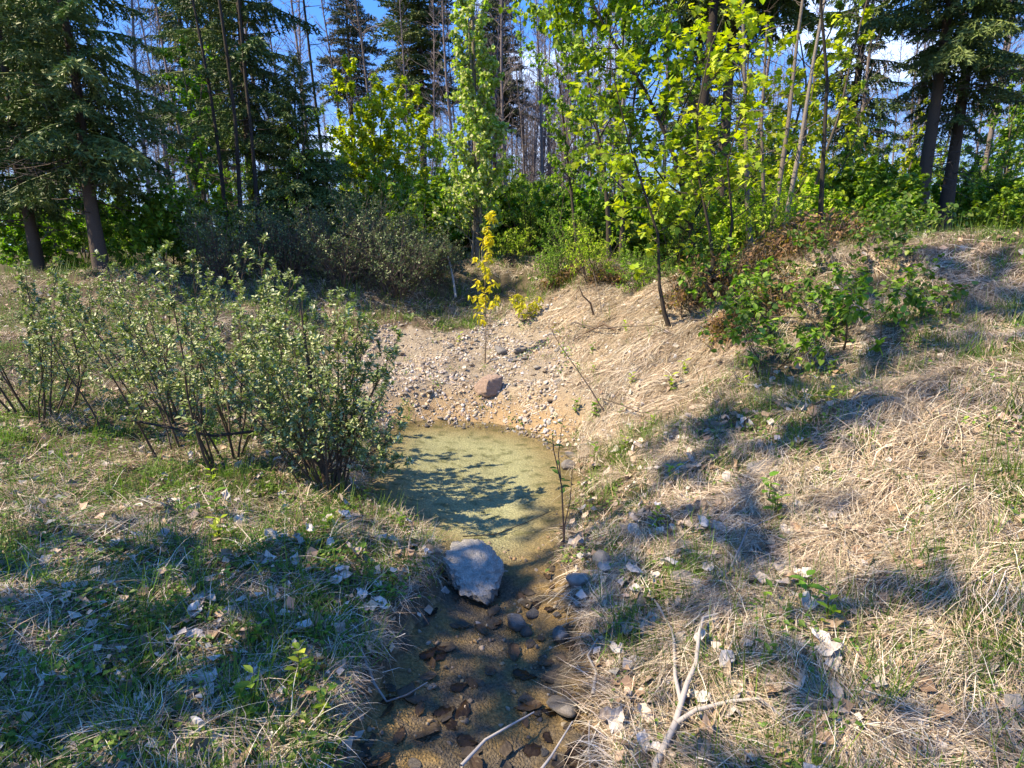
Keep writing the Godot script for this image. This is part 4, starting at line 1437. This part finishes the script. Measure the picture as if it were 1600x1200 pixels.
	for q in 5:
		var t := thing(names[q], labs[q], "grass", Vector3.ZERO, "", "stuff")
		for v in 4:
			many("blades", [mats, tufts, lits, greens, herbs][q][v], sm[q * 4 + v], t)


func drop_leaves() -> void:
	var put := func(x: float, d: float, up: float, size: float, label: String, group: String, tone: int) -> void:
		var n := normal_at(x, d)
		label = ("large " if size > .085 else "small ") + ["pale grey curled", "grey", "buff", "brown", "tan rolled-up", "light grey", "mottled brown", "dull brown"][tone] + " dead leaf " + near_what(x, d, true)
		var b := Basis(Quaternion(Vector3.UP, n)) * Basis.from_euler(Vector3(rng.randfn(0, .42), rng.randf() * TAU, rng.randfn(0, .42))) * Basis.from_scale(Vector3.ONE * size)
		solo("dead_leaf", deads[tone], Transform3D(b, spot(x, d, up)), label, "leaf", group)
	for k in 240:
		var d := 1.25 + 2.9 * pow(rng.randf(), 1.2)
		var x := 0.25 + rng.randf() * d * 0.5
		if shore_at(x, d) < 0.02:
			continue
		put.call(x, d, rng.randf_range(.025, .065), rng.randf_range(.045, .095), "", "dead leaves on the right bank", rng.randi() % 8)
	for k in 100:
		var d := 1.25 + 2.8 * pow(rng.randf(), 1.1)
		var x := -0.3 - rng.randf() * d * 0.65
		if shore_at(x, d) < 0.02:
			continue
		put.call(x, d, rng.randf_range(.015, .05), rng.randf_range(.05, .095), "", "dead leaves on the left bank", [0, 1, 5, 0, 1, 7, 3, 5][rng.randi() % 8])
	var sod: Array[Mesh] = []
	for k in 4:
		var m: ArrayMesh = deads[k].duplicate()
		var mm: StandardMaterial3D = M.sodden.duplicate()
		mm.albedo_color = [Color(.42, .40, .37), Color(.52, .48, .43), Color(.46, .41, .35), Color(.36, .34, .32)][k]
		m.surface_set_material(0, mm)
		sod.append(m)
	for k in 150:
		var d := rng.randf_range(1.2, 2.9)
		var x := rng.randf_range(-.52, .32)
		if shore_at(x, d) > -0.01:
			continue
		var b := Basis.from_euler(Vector3(rng.randfn(0, .12), rng.randf() * TAU, rng.randfn(0, .12))) * Basis.from_scale(Vector3(1, .35, 1) * rng.randf_range(.05, .11))
		solo("sodden_leaf", sod[rng.randi() % 4], Transform3D(b, spot(x, d, .008)), "sodden leaf on the outflow bed " + near_what(x, d, true), "leaf", "sodden leaves in the outflow")
	# crumbs too small to tell apart
	var t := thing("leaf_litter", "crumbled dead leaves and twigs scattered over the ground", "litter", Vector3.ZERO, "", "stuff")
	var a := Acc.new()
	a.tri(Vector3(-.4, .05, -.5), Vector3(.4, .12, -.3), Vector3(.1, 0, .5), Color.WHITE)
	a.tri(Vector3(-.4, .05, -.5), Vector3(.1, 0, .5), Vector3(-.5, .2, .2), Color.WHITE)
	var s := Scatter.new()
	for k in 15000:
		var d := 0.9 + 11.0 * pow(rng.randf(), 1.8)
		var x := rng.randf_range(-1.0, 1.0) * (0.5 + d)
		if shore_at(x, d) < -0.02 or absf(x) > 7.5:
			continue
		s.add(Transform3D(Basis(Quaternion(Vector3.UP, normal_at(x, d))) * Basis.from_euler(Vector3(rng.randfn(0, .4), rng.randf() * TAU, rng.randfn(0, .4))) * Basis.from_scale(Vector3.ONE * (0.012 + 0.05 * pow(rng.randf(), 2.0))), spot(x, d, rng.randf_range(.006, .04))), pick([Color(.32, .25, .19), Color(.44, .39, .33), Color(.25, .17, .11), Color(.38, .28, .2), Color(.16, .11, .07), Color(.36, .33, .29)], .2))
	many("crumbs", a.mesh(M.dead), s, t)
	var f := thing("floating_debris", "dark flecks of algae and debris floating on the pond", "debris", Vector3.ZERO, "", "stuff")
	var fs := Scatter.new()
	for k in 1500:
		var p := Vector2(rng.randf_range(-1.25, .5), rng.randf_range(2.9, 5.7))
		var sh := shore_at(p.x, p.y)
		if sh > -.03 or rng.randf() > 0.12 + smooth(-.35, -.05, sh) * 0.5 + (0.5 if p.y > 5.0 and zone_noise.get_noise_2d(p.x * 5, p.y * 5) > 0.05 else 0.0):
			continue
		fs.add(Transform3D(Basis.from_euler(Vector3(0, rng.randf() * TAU, 0)) * Basis.from_scale(Vector3(1, .05, rng.randf_range(.3, 1)) * rng.randf_range(.006, .022)), Vector3(p.x, .002, -p.y)), pick([Color(.14, .11, .05), Color(.2, .17, .07), Color(.10, .09, .06)], .2))
	many("flecks", a.mesh(M.dead), fs, f)


func drop_branches() -> void:
	var grey := Color(.58, .54, .50)
	var y := thing("fallen_branch", "forked pale grey branch lying in the grass at lower right", "branch", Vector3.ZERO)
	var lines := [[[.42, 1.38, .06], [.44, 1.46, .07], [.53, 1.58, .09], [.6, 1.7, .11], [.66, 1.79, .10], [.70, 1.89, .12], [.745, 1.98, .11], [.8, 1.98, .1]], [[.565, 1.64, .1], [.575, 1.75, .11], [.605, 1.86, .09], [.625, 1.95, .1], [.64, 2.02, .08], [.63, 2.2, .06], [.62, 2.36, .05]],
		[[.53, 1.58, .09], [.6, 1.6, .1], [.72, 1.62, .09], [.8, 1.59, .08], [.88, 1.46, .06]]]
	for k in 3:
		var pts := PackedVector3Array()
		for q in lines[k]:
			pts.append(spot(q[0], q[1], q[2] - 0.03))
		var a := Acc.new()
		a.tube(pts, [.0135, .008, .0085][k], .004, 7, grey)
		part("stick" if k == 0 else "fork", a.mesh(M.twig), y)
	var sticks := [
		["pale bent twig lying across the left water's edge", [[-.58, 1.92, .03], [-.52, 1.87, .03], [-.47, 1.84, .03], [-.40, 1.87, .045], [-.33, 1.93, .06]], .006, Color(.42, .40, .38)],
		["pale forked twig at the bottom of the outflow", [[-.16, 1.5, .12], [-.09, 1.62, .1], [.0, 1.7, .08], [.08, 1.77, .07]], .0065, grey],
		["pale twig beside the outflow at the bottom", [[.08, 1.52, .06], [.13, 1.58, .06], [.21, 1.69, .07]], .006, grey],
		["short upright pale twig at the bottom edge", [[.25, 1.5, .03], [.255, 1.6, .04], [.27, 1.7, .06]], .004, grey],
		["bleached curled stick on the wet edge of the outflow", [[.3, 1.83, .04], [.33, 1.95, .05], [.31, 2.05, .05], [.36, 2.12, .04]], .008, Color(.45, .41, .37)],
		["thin dark twig lying across the pond's near end", [[-.3, 3.2, .02], [-.1, 3.25, .025], [.1, 3.4, .02], [.25, 3.5, .03]], .004, Color(.1, .08, .06)],
		["straight straw-coloured stick in the right grass", [[.8, 2.62, .05], [.92, 2.7, .07], [1.05, 2.82, .06]], .005, Color(.55, .45, .33)],
		["grey twig with a bend at the right edge", [[.95, 2.25, .05], [1.05, 2.4, .09], [1.12, 2.5, .1], [1.3, 2.55, .08]], .006, Color(.38, .35, .32)],
		["thin dark branch lying across the dry slope", [[.75, 6.9, .1], [.98, 6.5, .12], [1.2, 5.95, .09], [1.4, 5.6, .08], [1.56, 5.35, .05]], .008, Color(.17, .14, .12)],
		["thin dark branch reaching from the right edge over the slope", [[1.7, 5.4, .12], [1.95, 5.0, .12], [2.15, 4.75, .14], [2.45, 4.5, .12]], .008, Color(.15, .12, .1)],
		["dark twig drooping from the slope toward the pond", [[.8, 4.9, .2], [.95, 4.75, .1], [1.05, 4.5, .08], [1.2, 4.45, .05]], .006, Color(.14, .11, .09)],
		["broken branch stub sticking out of the slope's crest", [[1.0, 7.0, .02], [.95, 6.95, .2], [.85, 6.9, .36], [.8, 6.9, .5]], .014, Color(.28, .2, .14)],
		["pale dry stick standing beside the crest stub", [[1.1, 7.0, .02], [1.05, 7.0, .3], [.98, 7.0, .55]], .006, Color(.45, .38, .3)],
		["dark fallen stick below the crest", [[1.15, 6.3, .02], [1.05, 6.5, .1], [.9, 6.6, .1], [.72, 6.7, .03]], .014, Color(.2, .14, .1)]]
	for q in sticks:
		var pts := PackedVector3Array()
		for p in q[1]:
			pts.append(spot(p[0], p[1], p[2]))
		var a := Acc.new()
		a.tube(pts, q[2], q[2] * .4, 6, q[3])
		solo("twig", a.mesh(M.twig), Transform3D.IDENTITY, q[0], "twig")
	var a2 := Acc.new()
	a2.tube(PackedVector3Array([spot(-.9, 9.2, .1), spot(-.95, 9.35, .3), spot(-1.05, 9.6, .5)]), .022, .014, 8, Color(.62, .60, .58))
	solo("bleached_stick", a2.mesh(M.twig), Transform3D.IDENTITY, "white bleached stick leaning on the far bank beside the thicket", "branch")
